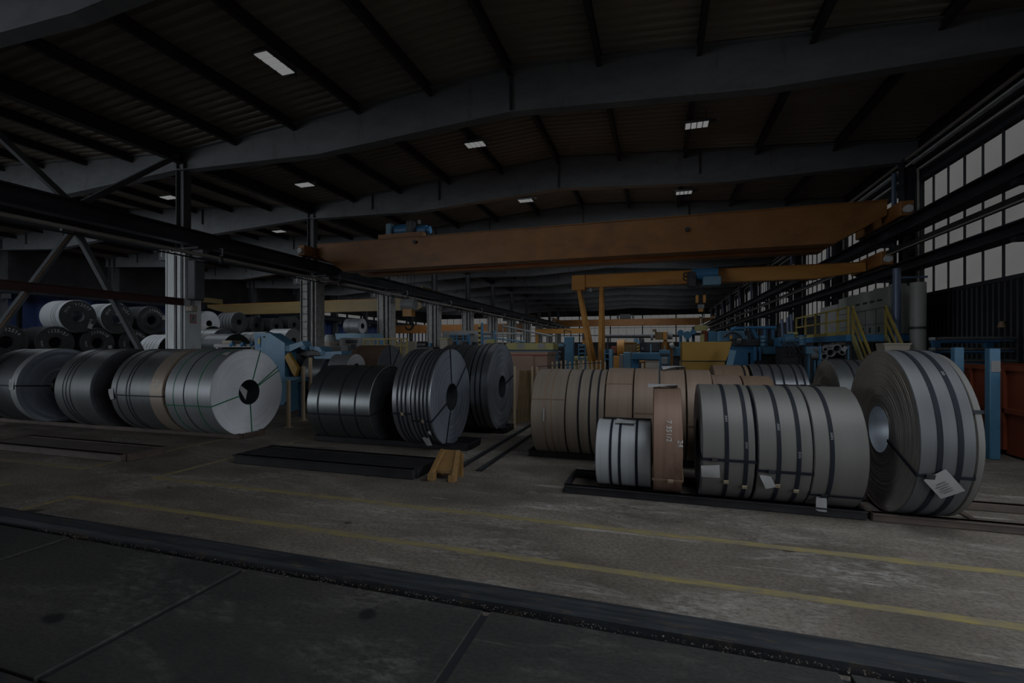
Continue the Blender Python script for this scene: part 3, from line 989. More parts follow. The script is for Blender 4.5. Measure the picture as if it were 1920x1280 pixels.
# its hoist
hx = 1.42
part(gan, 'hoist_body', 'deep_blue', tubes=[((hx - .25, yg - .25, 4.42), (hx + .55, yg - .25, 4.42), .2, 16)])
part(gan, 'hoist_gear', 'machine_dark', cboxes=[(hx - .45, hx - .15, yg - .45, yg - .05, 3.95, 4.5, .03)])
part(gan, 'control_box', 'pale_blue', cboxes=[(hx + .05, hx + .62, yg - .62, yg - .2, 3.98, 4.28, .02)])
part(gan, 'trolley', 'machine_blue', boxes=[(hx - .3, hx + .5, yg - .1, yg - .04, 4.1, 4.66)])
for dx in (-.12, .12):
    part(gan, 'limit_weight', 'crane_amber', cboxes=[(hx + dx - .05, hx + dx + .05, yg - .3, yg - .2, 3.4, 3.68, .015)])
hook(gan, hx, yg - .25, 4.25, 3.3, .34)
part(gan, 'chain', 'column_grey', tubes=[((hx, yg - .25, 2.85), (hx, yg - .25, 2.5), .02, 6)])
part(gan, 'lifting_beam', 'machine_olive', cboxes=[(hx - .2, hx + .2, yg - .35, yg - .15, 2.42, 2.62, .02)])
part(gan, 'push_button_box', 'machine_olive', cboxes=[(hx - .02, hx + .12, yg - .32, yg - .2, 1.95, 2.3, .02)])
part(gan, 'control_cable', 'ink', tubes=[((hx + .05, yg - .26, 2.3), (hx + .2, yg - .26, 4.0), .012, 6)])

# yellow crane of the left nave
yy = thing('bridge_crane', 'yellow bridge crane spanning the left nave above the coil stacks', 'crane', (XLM, 30.2, 4.5))
xa2, xb2 = XL + 1.65, XC - 1.0
g = MB().prism([(xa2, 5.2), (xa2 + 2.6, 4.55), (xb2 - .6, 4.55), (xb2, 4.8), (xb2, 5.4), (xa2, 5.4)], 30, 30.5).build('girder', 'crane_yellow', yy)
MB().box(xa2, xb2, 29.96, 30.54, 5.4, 5.43).build('top_plate', 'crane_amber', g)
end_truck(yy, XC - .78, 29, 31.6, 5.55, 'crane_yellow')
end_truck(yy, XL + 1.35, 29, 31.6, 5.55, 'crane_yellow')
part(yy, 'trolley', 'machine_blue', boxes=[(-19.2, -17.6, 30, 30.5, 5.45, 5.75)])
part(yy, 'hoist_motor', 'deep_blue', tubes=[((-19, 30.25, 5.95), (-18, 30.25, 5.95), .25, 14)])

# cranes deep in the hall
fc = thing('bridge_crane', 'distant brown orange bridge crane in front of the end windows', 'crane', (XM, 65, 4.8))
g = MB().prism([(XC + 1, 5.5), (XC + 2.4, 4.85), (XR - 2.6, 4.85), (XR - 1.25, 5.4), (XR - 1.25, 5.75), (XC + 1, 5.75)], 65, 65.7).build('girder', 'crane_orange', fc)
end_truck(fc, XC + .78, 64, 67, 5.55, 'crane_orange')
end_truck(fc, XR - .95, 64, 67, 5.45, 'crane_orange')
part(fc, 'trolley', 'machine_dark', boxes=[(-5.0, -3.6, 65, 65.8, 5.8, 6.4), (-5.4, -5.2, 65, 65.8, 5.8, 6.3), (-3.4, -3.2, 65, 65.8, 5.8, 6.3)])
fd = thing('bridge_crane', 'low distant amber crane girder left of the gantry legs', 'crane', (-9, 46, 0))
p0, p1 = at(1003, 618, 46), at(1098, 617, 46)
g = MB().box(p0.x, p1.x, 46, 46.4, 3.28, 3.75).build('girder', 'crane_amber', fd)
for px in (1006, 1094):
    x = at(px, 600, 46).x
    part(fd, 'leg', 'crane_amber', bars=[((x, 46.2, 3.3), (x, 46.2, 0), .25, .25)])
part(fd, 'hoist', 'machine_dark', boxes=[(p1.x - .3, p1.x + .3, 45.8, 46.5, 2.75, 3.3)])
fe = thing('bridge_crane', 'distant rust brown crane girder of the left nave behind the hook', 'crane', (XLM, 58, 4.3))
g = MB().box(XL + 1.65, XC - 1.0, 58, 58.6, 3.9, 5.0).build('girder', 'crane_orange', fe)
end_truck(fe, XC - .78, 57, 60, 5.55, 'crane_orange')
end_truck(fe, XL + 1.35, 57, 60, 5.55, 'crane_orange')
part(fe, 'hanger_plate', 'crane_orange', boxes=[(XL + 1.55, XL + 1.8, 58, 58.6, 4.9, 5.9)])
part(fe, 'hanger_plate', 'crane_orange', boxes=[(XC - 1.2, XC - .98, 58, 58.6, 4.9, 5.9)])

# ------------------------------------------------------------------ coils
def rings(m, x, sgn, R, rh, cy, cz, n, amp, k):
    """end face of a wound coil: slightly uneven windings"""
    prof = []
    rr = [R - (R - rh) * i / k for i in range(k + 1)]
    off = 0
    for i in range(k):
        off = random.uniform(-amp, amp)
        prof += [(x + sgn * off, rr[i]), (x + sgn * off, rr[i + 1] + .0005)]
    if sgn < 0:
        prof = prof[::-1]
    m.lathe(prof, cy, cz, n)


def coil(label, x0, x1, Y, R, rh=.25, zc=None, body='coil_silver', face='face_silver', bore='bore_dark', straps=(), sw=.032, smat='strap_black',
         axial=(), amat=None, aw=.032, radial=(), rmat=None, n=72, group=None, amp=.0012, k=22, name='steel_coil', bands=(), fray=False):
    zc = R + .02 if zc is None else zc
    t = thing(name, label, 'coil', ((x0 + x1) / 2, Y, zc - R), group)
    e = .012
    MB().lathe([(x0 + .002, R - e), (x0 + e, R), (x1 - e, R), (x1 - .002, R - e)], Y, zc, n).build('outer_wrap', body, t, True)
    for x, s in ((x0 + .004, -1), (x1 - .004, 1)):
        m = MB()
        rings(m, x, s, R - .006, rh, Y, zc, n, amp, k)
        m.build('end_face', face, t, True)
    MB().lathe([(x1, rh), (x0, rh)], Y, zc, max(24, n // 2)).build('bore', bore, t, True)
    for a, b, mt in bands:
        MB().lathe([(a, R - .004), (a, R + .006), (b, R + .006), (b, R - .004)], Y, zc, n, True).build('wrap_band', mt, t, True)
    for x in straps:
        MB().lathe([(x - sw / 2, R - .004), (x - sw / 2, R + .005), (x + sw / 2, R + .005), (x + sw / 2, R - .004)], Y, zc, n, True).build('strap', smat, t, True)

    def pt(x, r, th):
        return Vector((x, Y - r * math.cos(th), zc + r * math.sin(th)))
    for th in axial:
        th = math.radians(th)
        rad = pt(0, 1, th) - pt(0, 0, th)
        m = MB().bar(pt(x0 - .006, R + .009, th), pt(x1 + .006, R + .009, th), aw, .006, rad)
        for x, s in ((x0 - .006, -1), (x1 + .006, 1)):
            m.bar(pt(x, rh - .01, th), pt(x, R + .012, th), aw, .006, (1, 0, 0))
        m.build('cross_strap', amat or smat, t)
    for th, x, s in radial:
        th = math.radians(th)
        xx = (x1 + .006) if s > 0 else (x0 - .006)
        MB().bar(pt(xx, rh - .01, th), pt(xx, R + .012, th), aw, .006, (1, 0, 0)).build('cross_strap', rmat or smat, t)
    t['_c'] = (x0, x1, Y, zc, R)
    return t


def surf(t, x, th, off=.012):
    x0, x1, Y, zc, R = t['_c']
    th = math.radians(th)
    return Vector((x, Y - (R + off) * math.cos(th), zc + (R + off) * math.sin(th))), Vector((0, -math.cos(th), math.sin(th)))


def paper(t, x, th, wd, ht, rot, off=.014, curl=.015, lean=0., lines=True, name='paper_tag', mt='paper'):
    """a sheet of paper clipped to the outside of a coil, hanging a little free"""
    c, nrm = surf(t, x, th, off)
    if lean:
        nrm = Vector((0, -1, 0)) * lean + nrm * (1 - lean)
        nrm.normalize()
    ux = Vector((1, 0, 0))
    uy = nrm.cross(ux)
    a = math.radians(rot)
    e1 = ux * math.cos(a) + uy * math.sin(a)
    e2 = -ux * math.sin(a) + uy * math.cos(a)
    m = MB()
    N = 5
    vs = []
    for dz in (0, .0015):
        for j in range(N):
            v = j / (N - 1)
            for i in range(3):
                u = i / 2
                vs.append(c + e1 * ((u - .5) * wd) + e2 * ((v - .5) * ht) + nrm * (dz + curl * (math.sin(v * 2.6 + u * 1.3) - .4)))
    fs = []
    for L in range(2):
        for j in range(N - 1):
            for i in range(2):
                q = L * N * 3 + j * 3 + i
                f = (q, q + 1, q + 4, q + 3)
                fs.append(f if L else f[::-1])
    m.add(vs, fs)
    o = m.build(name, mt, t, True)
    if lines:
        m = MB()
        for j in range(5):
            v = -.28 + .1 * j
            q = c + e2 * (v * ht) + nrm * (.004 + curl * (math.sin((v + .5) * 2.6 + .65) - .4) + .002)
            ln = wd * (.34 if j % 2 else .26)
            m.add([q - e1 * ln - e2 * .004, q + e1 * ln * .6 - e2 * .004, q + e1 * ln * .6 + e2 * .004, q - e1 * ln + e2 * .004], [(0, 1, 2, 3)])
        m.build('printed_lines', 'print_grey', o, kind='stuff')
    return o


def chip(t, x, th, wd, ht, name, mt, off=.016):
    c, nrm = surf(t, x, th, off)
    ux = Vector((1, 0, 0))
    uy = nrm.cross(ux)
    m = MB()
    vs = [c + ux * (sx * wd / 2) + uy * (sy * ht / 2) + nrm * h for h in (-.008, .008) for sx, sy in ((-1, -1), (1, -1), (1, 1), (-1, 1))]
    m.add(vs, [(3, 2, 1, 0), (4, 5, 6, 7), (0, 1, 5, 4), (1, 2, 6, 5), (2, 3, 7, 6), (3, 0, 4, 7)])
    return m.build(name, mt, t)


def face_text(t, s, r, a0, size, mt='chalk', side=1, name='chalk_number'):
    """hand-chalked characters following the rim of an end face; a0 in degrees, 90 at the top"""
    x0, x1, Y, zc, R = t['_c']
    m = MB()
    ang = math.radians(a0)
    for ch in s:
        if ch != ' ':
            vs, fs = glyphs(ch, size * random.uniform(.85, 1.15))
            j = random.uniform(-.15, .15)
            pts = []
            for q in vs:
                # seen from +X: right is +Y
                tx, tz = q.x * math.cos(j) - q.y * math.sin(j), q.x * math.sin(j) + q.y * math.cos(j)
                cy, cz = math.cos(ang), math.sin(ang)
                yy_ = r * cy + tx * cz + tz * cy
                zz_ = r * cz - tx * cy + tz * cz
                pts.append((x1 + .006, Y + yy_, zc + zz_))
            m.add(pts, fs)
        ang -= size * .62 / r
    return m.build(name, mt, t, kind='stuff')


def surf_text(t, s, x, th, size, mt='chalk', name='chalk_mark', turn=0):
    m = MB()
    c, nrm = surf(t, x, th, .004)
    x0, x1, Y, zc, R = t['_c']
    vs, fs = glyphs(s, size)
    pts = []
    ca, sa = math.cos(math.radians(turn)), math.sin(math.radians(turn))
    for q in vs:
        u, v = q.x * ca - q.y * sa, q.x * sa + q.y * ca
        a = math.radians(th) + v / R
        pts.append((x + u, Y - (R + .007) * math.cos(a), zc + (R + .007) * math.sin(a)))
    m.add(pts, fs)
    return m.build(name, mt, t, kind='stuff')


def skid(label, x0, x1, Y, w=.62, h=.10, mt='skid_black', ends=True, mid=0, plate=False):
    """low steel tray of two rails with end plates that keeps the coils from rolling"""
    t = thing('coil_skid', label, 'skid', ((x0 + x1) / 2, Y, 0), 'low steel coil skids')
    for s in (-1, 1):
        y = Y + s * w / 2
        part(t, 'side_rail', mt, cboxes=[(x0, x1, y - .04, y + .04, 0, h, .01)])
        part(t, 'rail_lip', mt, cboxes=[(x0, x1, y - .04 - (.03 if s < 0 else 0), y + .04 + (.03 if s > 0 else 0), h - .015, h, .004)])
    if ends:
        for x in (x0, x1):
            part(t, 'end_plate', mt, cboxes=[(x - .02, x + .02, Y - w / 2 + .04, Y + w / 2 - .04, 0, h, .006)])
    if plate:
        part(t, 'base_plate', mt, boxes=[(x0 + .02, x1 - .02, Y - w / 2 + .04, Y + w / 2 - .04, .012, .03)])
        part(t, 'sloping_bed', mt if plate != 'rust' else 'skid_rust', boxes=[(x0 + .03, x1 - .03, Y - w / 2 + .04, Y + w / 2 - .04, h - .03, h - .015)])
    for i in range(mid):
        x = x0 + (x1 - x0) * (i + 1) / (mid + 1)
        part(t, 'cross_bar', mt, boxes=[(x - .03, x + .03, Y - w / 2 + .04, Y + w / 2 - .04, 0, .02)])
    return t


# ---- left row
YA = 7.63
skid('long rusty skid carrying the left row of light grey coils', -16.2, -7.92, YA, .56, .1, 'skid_rust', mid=4)
c = coil('near dark coil cut off by the left picture edge, pale sleeve on its right rim', -15.0, -13.66, YA, .885, .26, body='coil_shadow', face='face_blue', straps=(-14.6,), axial=(4,), smat='strap_black',
         bands=((-13.86, -13.664, 'coil_silver'),))
paper(c, -13.8, 6, .16, .24, 8)
c = coil('silver coil with three thin black straps and a dark blue end face', -12.4, -11.27, YA, .885, .26, body='coil_grey', face='face_dark', straps=(-12.12, -12.02, -11.9), sw=.024)
c = coil('grey coil with chalked 13 and a brown rusty rim band', -10.67, -9.24, YA, .885, .26, body='coil_grey', face='coil_edge_brown', straps=(-10.5, -10.22, -10.13), sw=.024, axial=(-3,), aw=.024,
         bands=((-9.56, -9.242, 'coil_tan'),))
paper(c, -10.62, -2, .12, .22, 12, lines=False)
surf_text(c, '13', -9.47, 12, .24)
surf_text(c, '1223 515', -10.12, 46, .09, 'ink', turn=-90, name='stencil_mark')
surf_text(c, '3C 84', -9.86, 44, .08, 'ink', turn=-90, name='stencil_mark')
c = coil('bright silver coil with green straps and an open bore ending the left row', -9.17, -8.01, YA, .885, .255, body='coil_silver', face='face_silver', straps=(-8.95, -8.33), sw=.02, smat='strap_green',
         axial=(-13,), amat='strap_green', aw=.022, radial=((108, 0, 1), (-94, 0, 1), (152, 0, 1), (147, 0, 1)), rmat='strap_green', k=34)
MB().lathe([(-8.69, .884), (-8.69, .891), (-8.672, .891), (-8.672, .884)], YA, .905, 72, True).build('strap', 'strap_black', c, True)
paper(c, -8.16, 62, .12, .2, 80, lines=False)
# card stuck in the bore mouth
x1_ = -7.99
o = MB().add([(x1_, YA - .26, .98), (x1_, YA - .07, .94), (x1_, YA - .12, .76), (x1_ + .004, YA - .26, .98), (x1_ + .004, YA - .07, .94), (x1_ + .004, YA - .12, .76), (x1_, YA - .23, 1.06), (x1_ + .004, YA - .23, 1.06)],
             [(0, 2, 1, 6), (3, 7, 4, 5), (0, 3, 5, 2), (2, 5, 4, 1), (1, 4, 7, 6), (6, 7, 3, 0)]).build('paper_tag', 'paper', c)

# ---- middle pair
YB = 7.98
skid('black skid carrying the black coil and the multi strapped coils', -6.4, -3.2, YB, .6, .11, mid=3)
coil('glossy black coil with three dark straps in the middle of the hall', -6.27, -4.92, YB, .725, .24, body='coil_black', face='face_black', straps=(-6.02, -5.55, -5.22), axial=(-12,))
c = coil('narrow grey coil with three straps right beside the black coil', -4.37, -4.02, YB, .885, .25, body='coil_dark', face='face_blue', straps=(-4.26, -4.18, -4.1), axial=(-14,))
chip(c, -4.17, -14, .05, .05, 'buckle', 'buckle')
c = coil('narrow grey coil with four straps and a blue grey end face', -4.0, -3.64, YB, .885, .25, body='coil_dark', face='face_blue', straps=(-3.92, -3.84, -3.77, -3.7), axial=(-22,),
         radial=((84, 0, 1), (140, 0, 1), (-72, 0, 1)), k=30)
chip(c, -3.8, -22, .05, .05, 'buckle', 'buckle')
paper(c, -3.86, -50, .12, .26, 14, lean=.5)
paper(c, -3.73, -38, .05, .09, 8, lines=False)
YC = 9.77
skid('black skid under the coils behind the strapped pair', -5.6, -3.1, YC, .6, .11)
coil('dark coil half hidden between the strapped pair and the blue grey coil', -4.5, -3.68, YC, .93, .25, body='coil_shadow', face='face_dark', straps=(-4.2, -3.9))
coil('narrow coil with a blue grey face in front of the wooden planks', -3.64, -3.26, YC, .945, .24, body='coil_dark', face='face_blue', straps=(-3.53, -3.42), radial=((-14 + 180, 0, 1),), k=30, smat='strap_black')
c = coil('rust brown coil with a grey strapped end face behind the black coil', -10.75, -9.5, 15.4, .95, .2, body='coil_rust', face='face_blue', radial=((128, 0, 1), (84, 0, 1)), aw=.045, smat='strap_black')
skid('short skid under the rust brown coil', -11.0, -9.3, 15.4, .6, .1)

# ---- brown row
YD = 7.95
skid('black skid carrying the row of brown wrapped coils', -2.08, 1.75, YD, .6, .1, mid=3)
bx = [-1.956, -1.397, -.786, -.37, .01, .388, .76, 1.18, 1.6]
labs = ['brown paper wrapped coil at the left end of the brown row, torn along its middle', 'brown wrapped coil with three black straps, second of the brown row',
        'tan banded coil between the strapped brown coil and the torn wrapped one', 'tan coil with a cut wrapper edge, fourth of the brown row', 'tan coil behind the narrow rusty coil with papers on top',
        'tan coil with a dark gap on its right, sixth of the brown row', 'lower dark brown coil right of the tan brown row', 'lower reddish brown coil at the right end of the brown row']
bod = ['coil_tan', 'coil_tan', 'coil_brown', 'coil_brown', 'coil_brown', 'coil_brown', 'coil_brown', 'coil_edge_brown']
for i in range(8):
    R = [.715, .715, .73, .728, .725, .722, .685, .68][i]
    a, b = bx[i] + .006, bx[i + 1] - .006
    st = {0: (a + .22, a + .33), 1: (a + .2, a + .37, a + .5)}.get(i, ())
    c = coil(labs[i], a, b, YD, R, .25, body=bod[i], face='coil_edge_brown', straps=st, smat='strap_black' if i == 1 else 'coil_edge_brown', n=80, sw=.03)
    if i in (0, 2, 3, 5):   # loose edge of the wrapping sheet
        th = {0: 22, 2: 44, 3: 8, 5: -4}[i]
        cc, nn = surf(c, (a + b) / 2, th, .004)
        MB().bar((a, cc.y, cc.z), (b, cc.y, cc.z), .02, .008, nn).build('wrapper_edge', 'coil_edge_brown', c)
    if i == 0:
        chip(c, a + .225, 2, .02, .2, 'torn_strip', 'paper')
    if i == 4:
        paper(c, .16, 84, .26, .16, 20, off=.03, curl=.05, lines=False)
        paper(c, .30, 88, .2, .14, -10, off=.03, curl=.04, lines=False)

# ---- front right row
YE = 6.25
t = skid('long black skid at the front right carrying pale and rusty coils', -1.12, 2.08, YE - .05, .72, .1, mid=3)
t = skid('rusty skid under the tall coil at the right', 2.12, 5.2, YE - .05, .72, .09, 'skid_rust', mid=2)
c = coil('small silver coil with three black straps at the front of the right group', -.755, -.085, YE + .05, .42, .16, zc=.452, body='coil_light', face='face_silver', bore='bore_dark', straps=(-.57, -.46, -.26), sw=.03, smat='strap_blue')
m = MB().cbox(-.70, -.09, YE + .05 - .02, YE + .05 + .02, .878, .898, .004).build('top_bar', 'skid_black', c)
paper(c, -.4, 72, .24, .12, -6, off=.02, curl=.02, lines=False)
c = coil('narrow rusty brown coil between the small silver coil and the pale coils', -.065, .262, YE, .645, .2, zc=.665, body='coil_rust', face='coil_edge_brown', axial=(-36,), amat='coil_edge_brown')
surf_text(c, '7 351/2', .11, 18, .08, 'chalk', turn=-90)
surf_text(c, '24', .23, 6, .08, 'chalk', turn=-90)
chip(c, .13, -36, .06, .04, 'buckle', 'buckle')
paper(c, .05, 86, .36, .15, 4, off=.025, curl=.035, lines=False, name='torn_paper')
EB = [(.455, .99, 'pale silver coil with two dark straps and a blank paper, left of three'), (1.015, 1.53, 'pale silver coil with two dark straps and a small folded tag, middle of three'), (1.535, 2.03, 'broad pale coil with one dark printed strap and a hanging tag')]
es = [(.71, .90), (1.215, 1.40), (1.70,)]
for i, (a, b, lab) in enumerate(EB):
    c = coil(lab, a, b, YE, .67, .24, zc=.69, body='coil_warm', face='face_blue', straps=es[i], sw=.04, smat='strap_blue', axial=((-9, -17, -41)[i],), n=96)
    for j, x in enumerate(es[i]):
        surf_text(c, 'AAN' if j == 0 else 'EVN', x, 30 - 6 * i - 24 * j, .035, 'sign_white', turn=-90, name='strap_print')
        if i < 2:
            chip(c, x, -32 - 5 * j, .05, .04, 'buckle', 'buckle')
    chip(c, a + .13, (-9, -17, -41)[i], .06, .045, 'buckle', 'kerb_steel')
    if i == 0:
        paper(c, a + .09, -21, .19, .15, 4, lines=False)
    elif i == 1:
        paper(c, a + .1, -27, .1, .17, 24, lean=.5, lines=False)
    else:
        paper(c, a + .12, -47, .1, .26, 2, lean=.8, off=.02, lines=False)
c = coil('tall pale coil with two dark straps, open bore and a white label, at the right', 2.34, 2.775, 6.24, .878, .255, zc=.9, body='coil_pale', face='face_warm', bore='bore_bright', straps=(2.5, 2.655), sw=.042, smat='strap_blue',
         axial=(-20,), n=110, k=40)
chip(c, 2.44, -20, .07, .05, 'buckle', 'kerb_steel')
paper(c, 2.555, -25, .2, .28, 40, off=.02)
surf_text(c, 'oo', 2.655, 48, .05, 'sign_white', turn=-90, name='strap_print')
c = coil('slim pale coil pressed against the right side of the tall coil', 2.79, 2.86, 6.26, .865, .25, zc=.885, body='coil_warm', face='face_warm', straps=(), axial=(22,))

# ---- back right coils
coil('dark grey coil with several straps seen over the pale coils', 1.62, 2.5, 9.9, .74, .25, body='coil_dark', face='face_dark', straps=(1.78, 1.95, 2.1, 2.3, 2.42))
coil('tan brown coil with a white paper left of the dark strapped coil', .98, 1.58, 9.9, .73, .25, body='coil_edge_brown', face='coil_edge_brown', straps=(1.5,))
skid('skid under the back right coils', .9, 5.0, 9.9, .56, .09)
c = coil('low dark coil tucked behind the pale coils', 1.75, 2.52, 8.55, .60, .2, body='coil_shadow', face='face_dark', straps=(1.95, 2.2, 2.4))
skid('short black skid under the low dark coil', 1.65, 2.6, 8.55, .5, .08)
coil('silver coil with a plain grey left face behind the tall coil', 2.85, 3.75, 9.75, .79, .24, body='coil_grey', face='face_warm', straps=(3.1, 3.25, 3.42), n=80)

# ---- empty skids and yellow stand
skid('empty rusty skid on the floor at the left', -11.6, -8.1, 5.62, .62, .12, 'skid_rust', plate='rust')
skid('empty black skid on the floor left of the yellow stand', -6.35, -3.2, 6.12, .66, .14, 'skid_black', plate='black')
t = thing('wheel_chock_stand', 'small worn yellow steel stand at the end of the black skid', 'stand', (-2.82, 6.02, 0))
x0, x1, ya, yb = -2.97, -2.66, 5.92, 6.14
MB().add([(x0, ya, .12), (x1, ya, .12), (x1 - .05, yb, .36), (x0 + .05, yb, .36), (x0, ya, .08), (x1, ya, .08), (x1 - .05, yb, .32), (x0 + .05, yb, .32)],
         [(0, 1, 2, 3), (7, 6, 5, 4), (0, 4, 5, 1), (1, 5, 6, 2), (2, 6, 7, 3), (3, 7, 4, 0)]).build('sloping_plate', 'stand_yellow', t)
for s, x in ((-1, x0), (1, x1)):
    MB().bar((x + s * .02, ya - .06, .04), (x - s * .04, yb, .34), .06, .09).build('side_beam', 'stand_yellow', t)
    part(t, 'leg', 'stand_yellow', boxes=[(x - .03, x + .03, yb - .05, yb + .01, 0, .33)])
    part(t, 'foot', 'stand_yellow', boxes=[(x - .045, x + .045, ya - .12, ya - .02, 0, .09)])

# ---- stacked coils in the left nave
XF = -27.0
R_, L1, L2, L3 = .77, .79, 2.07, 3.36
texts = ['1122514', '1125157', '1124210', '1122457', '1123311', '1120984', '1121176', '112577', '1123451', '1124457']
places = ['at the far left edge', 'below the left light coil', 'between the two light coils', 'left of the slanting brace', 'behind the slanting brace', 'left of the double column', 'behind the double column']
for i in range(7):
    y = 13.0 + 1.75 * i
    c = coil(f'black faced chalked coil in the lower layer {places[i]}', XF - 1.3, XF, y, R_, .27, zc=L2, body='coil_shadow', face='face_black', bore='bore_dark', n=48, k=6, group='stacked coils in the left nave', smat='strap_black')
    face_text(c, texts[i], .55, 118, .2)
    face_text(c, '1644', .52, 200, .12)
    if i in (2, 3):
        x1_ = XF + .012
        for dy, dz in ((.42, -.38), (.55, -.2)):
            MB().add([(x1_, y + dy - .09, L2 + dz - .1), (x1_, y + dy + .09, L2 + dz - .06), (x1_, y + dy + .06, L2 + dz + .1), (x1_, y + dy - .1, L2 + dz + .07)], [(0, 1, 2, 3)]).build('paper_tag', 'paper', c)
up = [(15.625, 'light grey coil with a black chalked face, left one of the top pair', 'coil_light', 'bore_bright'), (17.375, 'light grey coil with a black chalked face, right one of the top pair', 'coil_light', 'bore_bright'),
      (19.125, 'dark top layer coil with a white tag behind the slanting brace', 'coil_shadow', 'bore_dark')]
for i, (y, lab, bd, br) in enumerate(up):
    c = coil(lab, XF - 1.35, XF + .05, y, .79, .26, zc=L3, body=bd, face='face_black', bore=br, straps=(XF - .5, XF - .34, XF - .22), sw=.016, n=56, k=6, group='stacked coils in the left nave')
    face_text(c, texts[7 + i], .58, 100, .2)
    if i < 2:
        face_text(c, '3610', .56, 160, .15)
        face_text(c, '54', .56, 345, .18)
    x1_ = XF + .065
    dy, dz = ((.5, -.45), (.02, .28), (.66, .2))[i]
    MB().add([(x1_, y + dy - .13, L3 + dz - .1), (x1_, y + dy + .05, L3 + dz - .15), (x1_, y + dy + .14, L3 + dz + .08), (x1_, y + dy - .06, L3 + dz + .14)], [(0, 1, 2, 3)]).build('paper_tag', 'paper', c)
coil('silver coil with a bright face just right of the double column', XF - 1.3, XF + .05, 22.625, .78, .2, zc=L3, body='coil_grey', face='face_silver', n=48, k=8)
for i in range(8):
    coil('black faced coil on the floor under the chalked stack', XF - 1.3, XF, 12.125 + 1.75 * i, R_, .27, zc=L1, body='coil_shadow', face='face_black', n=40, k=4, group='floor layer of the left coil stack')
for y in (13.9, 15.9, 17.9, 19.9):
    coil('dark coil on the floor behind the left stack', -31.2, -29.7, y, .77, .25, zc=.79, body='coil_shadow', face='face_black', n=40, k=4, group='back floor coils of the left stack')
coil('brown coil at the back of the left stack near the tarpaulin slit', -31.2, -29.7, 14.9, .77, .25, zc=1.98, body='coil_edge_brown', face='face_black', n=40, k=4)
coil('dark second layer coil behind the left one of the top pair', -31.2, -29.7, 16.9, .77, .25, zc=1.98, body='coil_shadow', face='face_black', n=40, k=4)
coil('dark second layer coil behind the right one of the top pair', -31.2, -29.7, 18.9, .77, .25, zc=1.98, body='coil_shadow', face='face_black', n=40, k=4)
coil('grey coil lying behind the top pair of light coils', -31.2, -29.6, 17.9, .77, .25, zc=3.17, body='coil_grey', face='face_dark', n=40, k=4)


def prop(label, x0, x1, y, ztop):
    """smaller coil that carries the one above"""
    r = (ztop - .02) / 2
    coil(label, x0, x1, y, r, r * .35, zc=r + .02, body='coil_shadow', face='face_black', n=36, k=4)


coil('cream wrapped coil with fine straps just left of the double column', -21.6, -20.4, 15.5, .8, .25, zc=1.62, body='coil_light', face='face_black', straps=(-21.3, -21.1, -20.9, -20.7), sw=.012, n=48, k=5)
prop('small dark coil under the cream wrapped coil', -21.5, -20.3, 15.5, .81)
coil('dark coil with a big bore right of the double column foot', -20.6, -19.2, 17.6, .85, .3, zc=1.65, body='coil_shadow', face='face_black', n=48, k=5)
prop('small dark coil under the big bored coil', -20.5, -19.3, 17.6, .79)
for i, (px, py, Yq, Rq, bd, lab, low) in enumerate([
        (449, 604, 27.2, .74, 'coil_silver', 'strapped silver coil with a dark face beneath the yellow crane end', 'strapped silver coil'),
        (482, 611, 30.0, .72, 'coil_shadow', 'dark coil of the far stack left of the blue decoiler', 'far dark coil left of the blue decoiler'),
        (519, 612, 31.6, .72, 'coil_shadow', 'dark coil of the far stack above the blue decoiler', 'far dark coil above the blue decoiler'),
        (552, 609, 33.3, .74, 'coil_shadow', 'dark coil of the far stack next to the laddered column', 'far dark coil next to the laddered column')]):
    p = at(px, py, Yq)
    coil(lab, p.x - 1.4, p.x, Yq, Rq, .22, zc=p.z, body=bd, face='face_black', straps=(p.x - 1.1, p.x - .8, p.x - .5, p.x - .2) if i == 0 else (), sw=.05, smat='strap_black', n=44, k=5, group='far coil stack of the left nave')
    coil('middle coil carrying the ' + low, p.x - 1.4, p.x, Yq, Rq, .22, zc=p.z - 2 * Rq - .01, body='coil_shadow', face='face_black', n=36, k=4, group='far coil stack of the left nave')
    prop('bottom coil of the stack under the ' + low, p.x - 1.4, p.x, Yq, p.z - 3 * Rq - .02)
# dusty coils lying low behind the left row
for px, py, Yq, Rq, bd, fc_, lab in [(415, 640, 18.6, .75, 'coil_grey', 'face_blue', 'dusty grey coil right of the double column behind the left row'),
                                   (395, 633, 20.2, .75, 'coil_warm', 'face_dark', 'dusty pale coil covered by a sheet behind the double column'),
                                   (500, 640, 23.0, .7, 'coil_grey', 'face_blue', 'dusty grey coil left of the blue decoiler top')]:
    p = at(px, py, Yq)
    coil(lab, p.x - 1.6, p.x + .2, Yq, Rq, .22, zc=p.z - .1, body=bd, face=fc_, n=44, k=6, straps=(p.x - 1.2, p.x - .6))
    prop(lab.replace('dusty', 'hidden lower'), p.x - 1.6, p.x + .2, Yq, p.z - .11 - Rq)

# ------------------------------------------------------------------ machines and gear further back
def bx(t, name, mt, px0, py0, px1, py1, Y, dep, b=.02, par=None):
    """chamfered box whose front face covers the given picture rectangle at hall depth Y; py1 None = down to the floor"""
    a = at(px0, py0, Y)
    c = at(px1, py1 if py1 is not None else py0, Y)
    z1 = (a.z + at(px1, py0, Y).z) / 2
    z0 = 0 if py1 is None else (c.z + at(px0, py1, Y).z) / 2
    return MB().cbox(a.x, c.x, Y, Y + dep, max(z0, 0), z1, b).build(name, mt, par or t)


def poly(t, name, mt, pts, Y, dep, par=None):
    q = [at(x, y, Y) for x, y in pts]
    return MB().prism([(p.x, max(p.z, 0)) for p in q], Y, Y + dep).build(name, mt, par or t)


def tb(t, name, mt, p, q, Y, r, n=12, Yq=None, par=None):
    a, b = at(*p, Y), at(*q, Yq or Y)
    return MB().tube(a, b, r, n).build(name, mt, par or t, True)


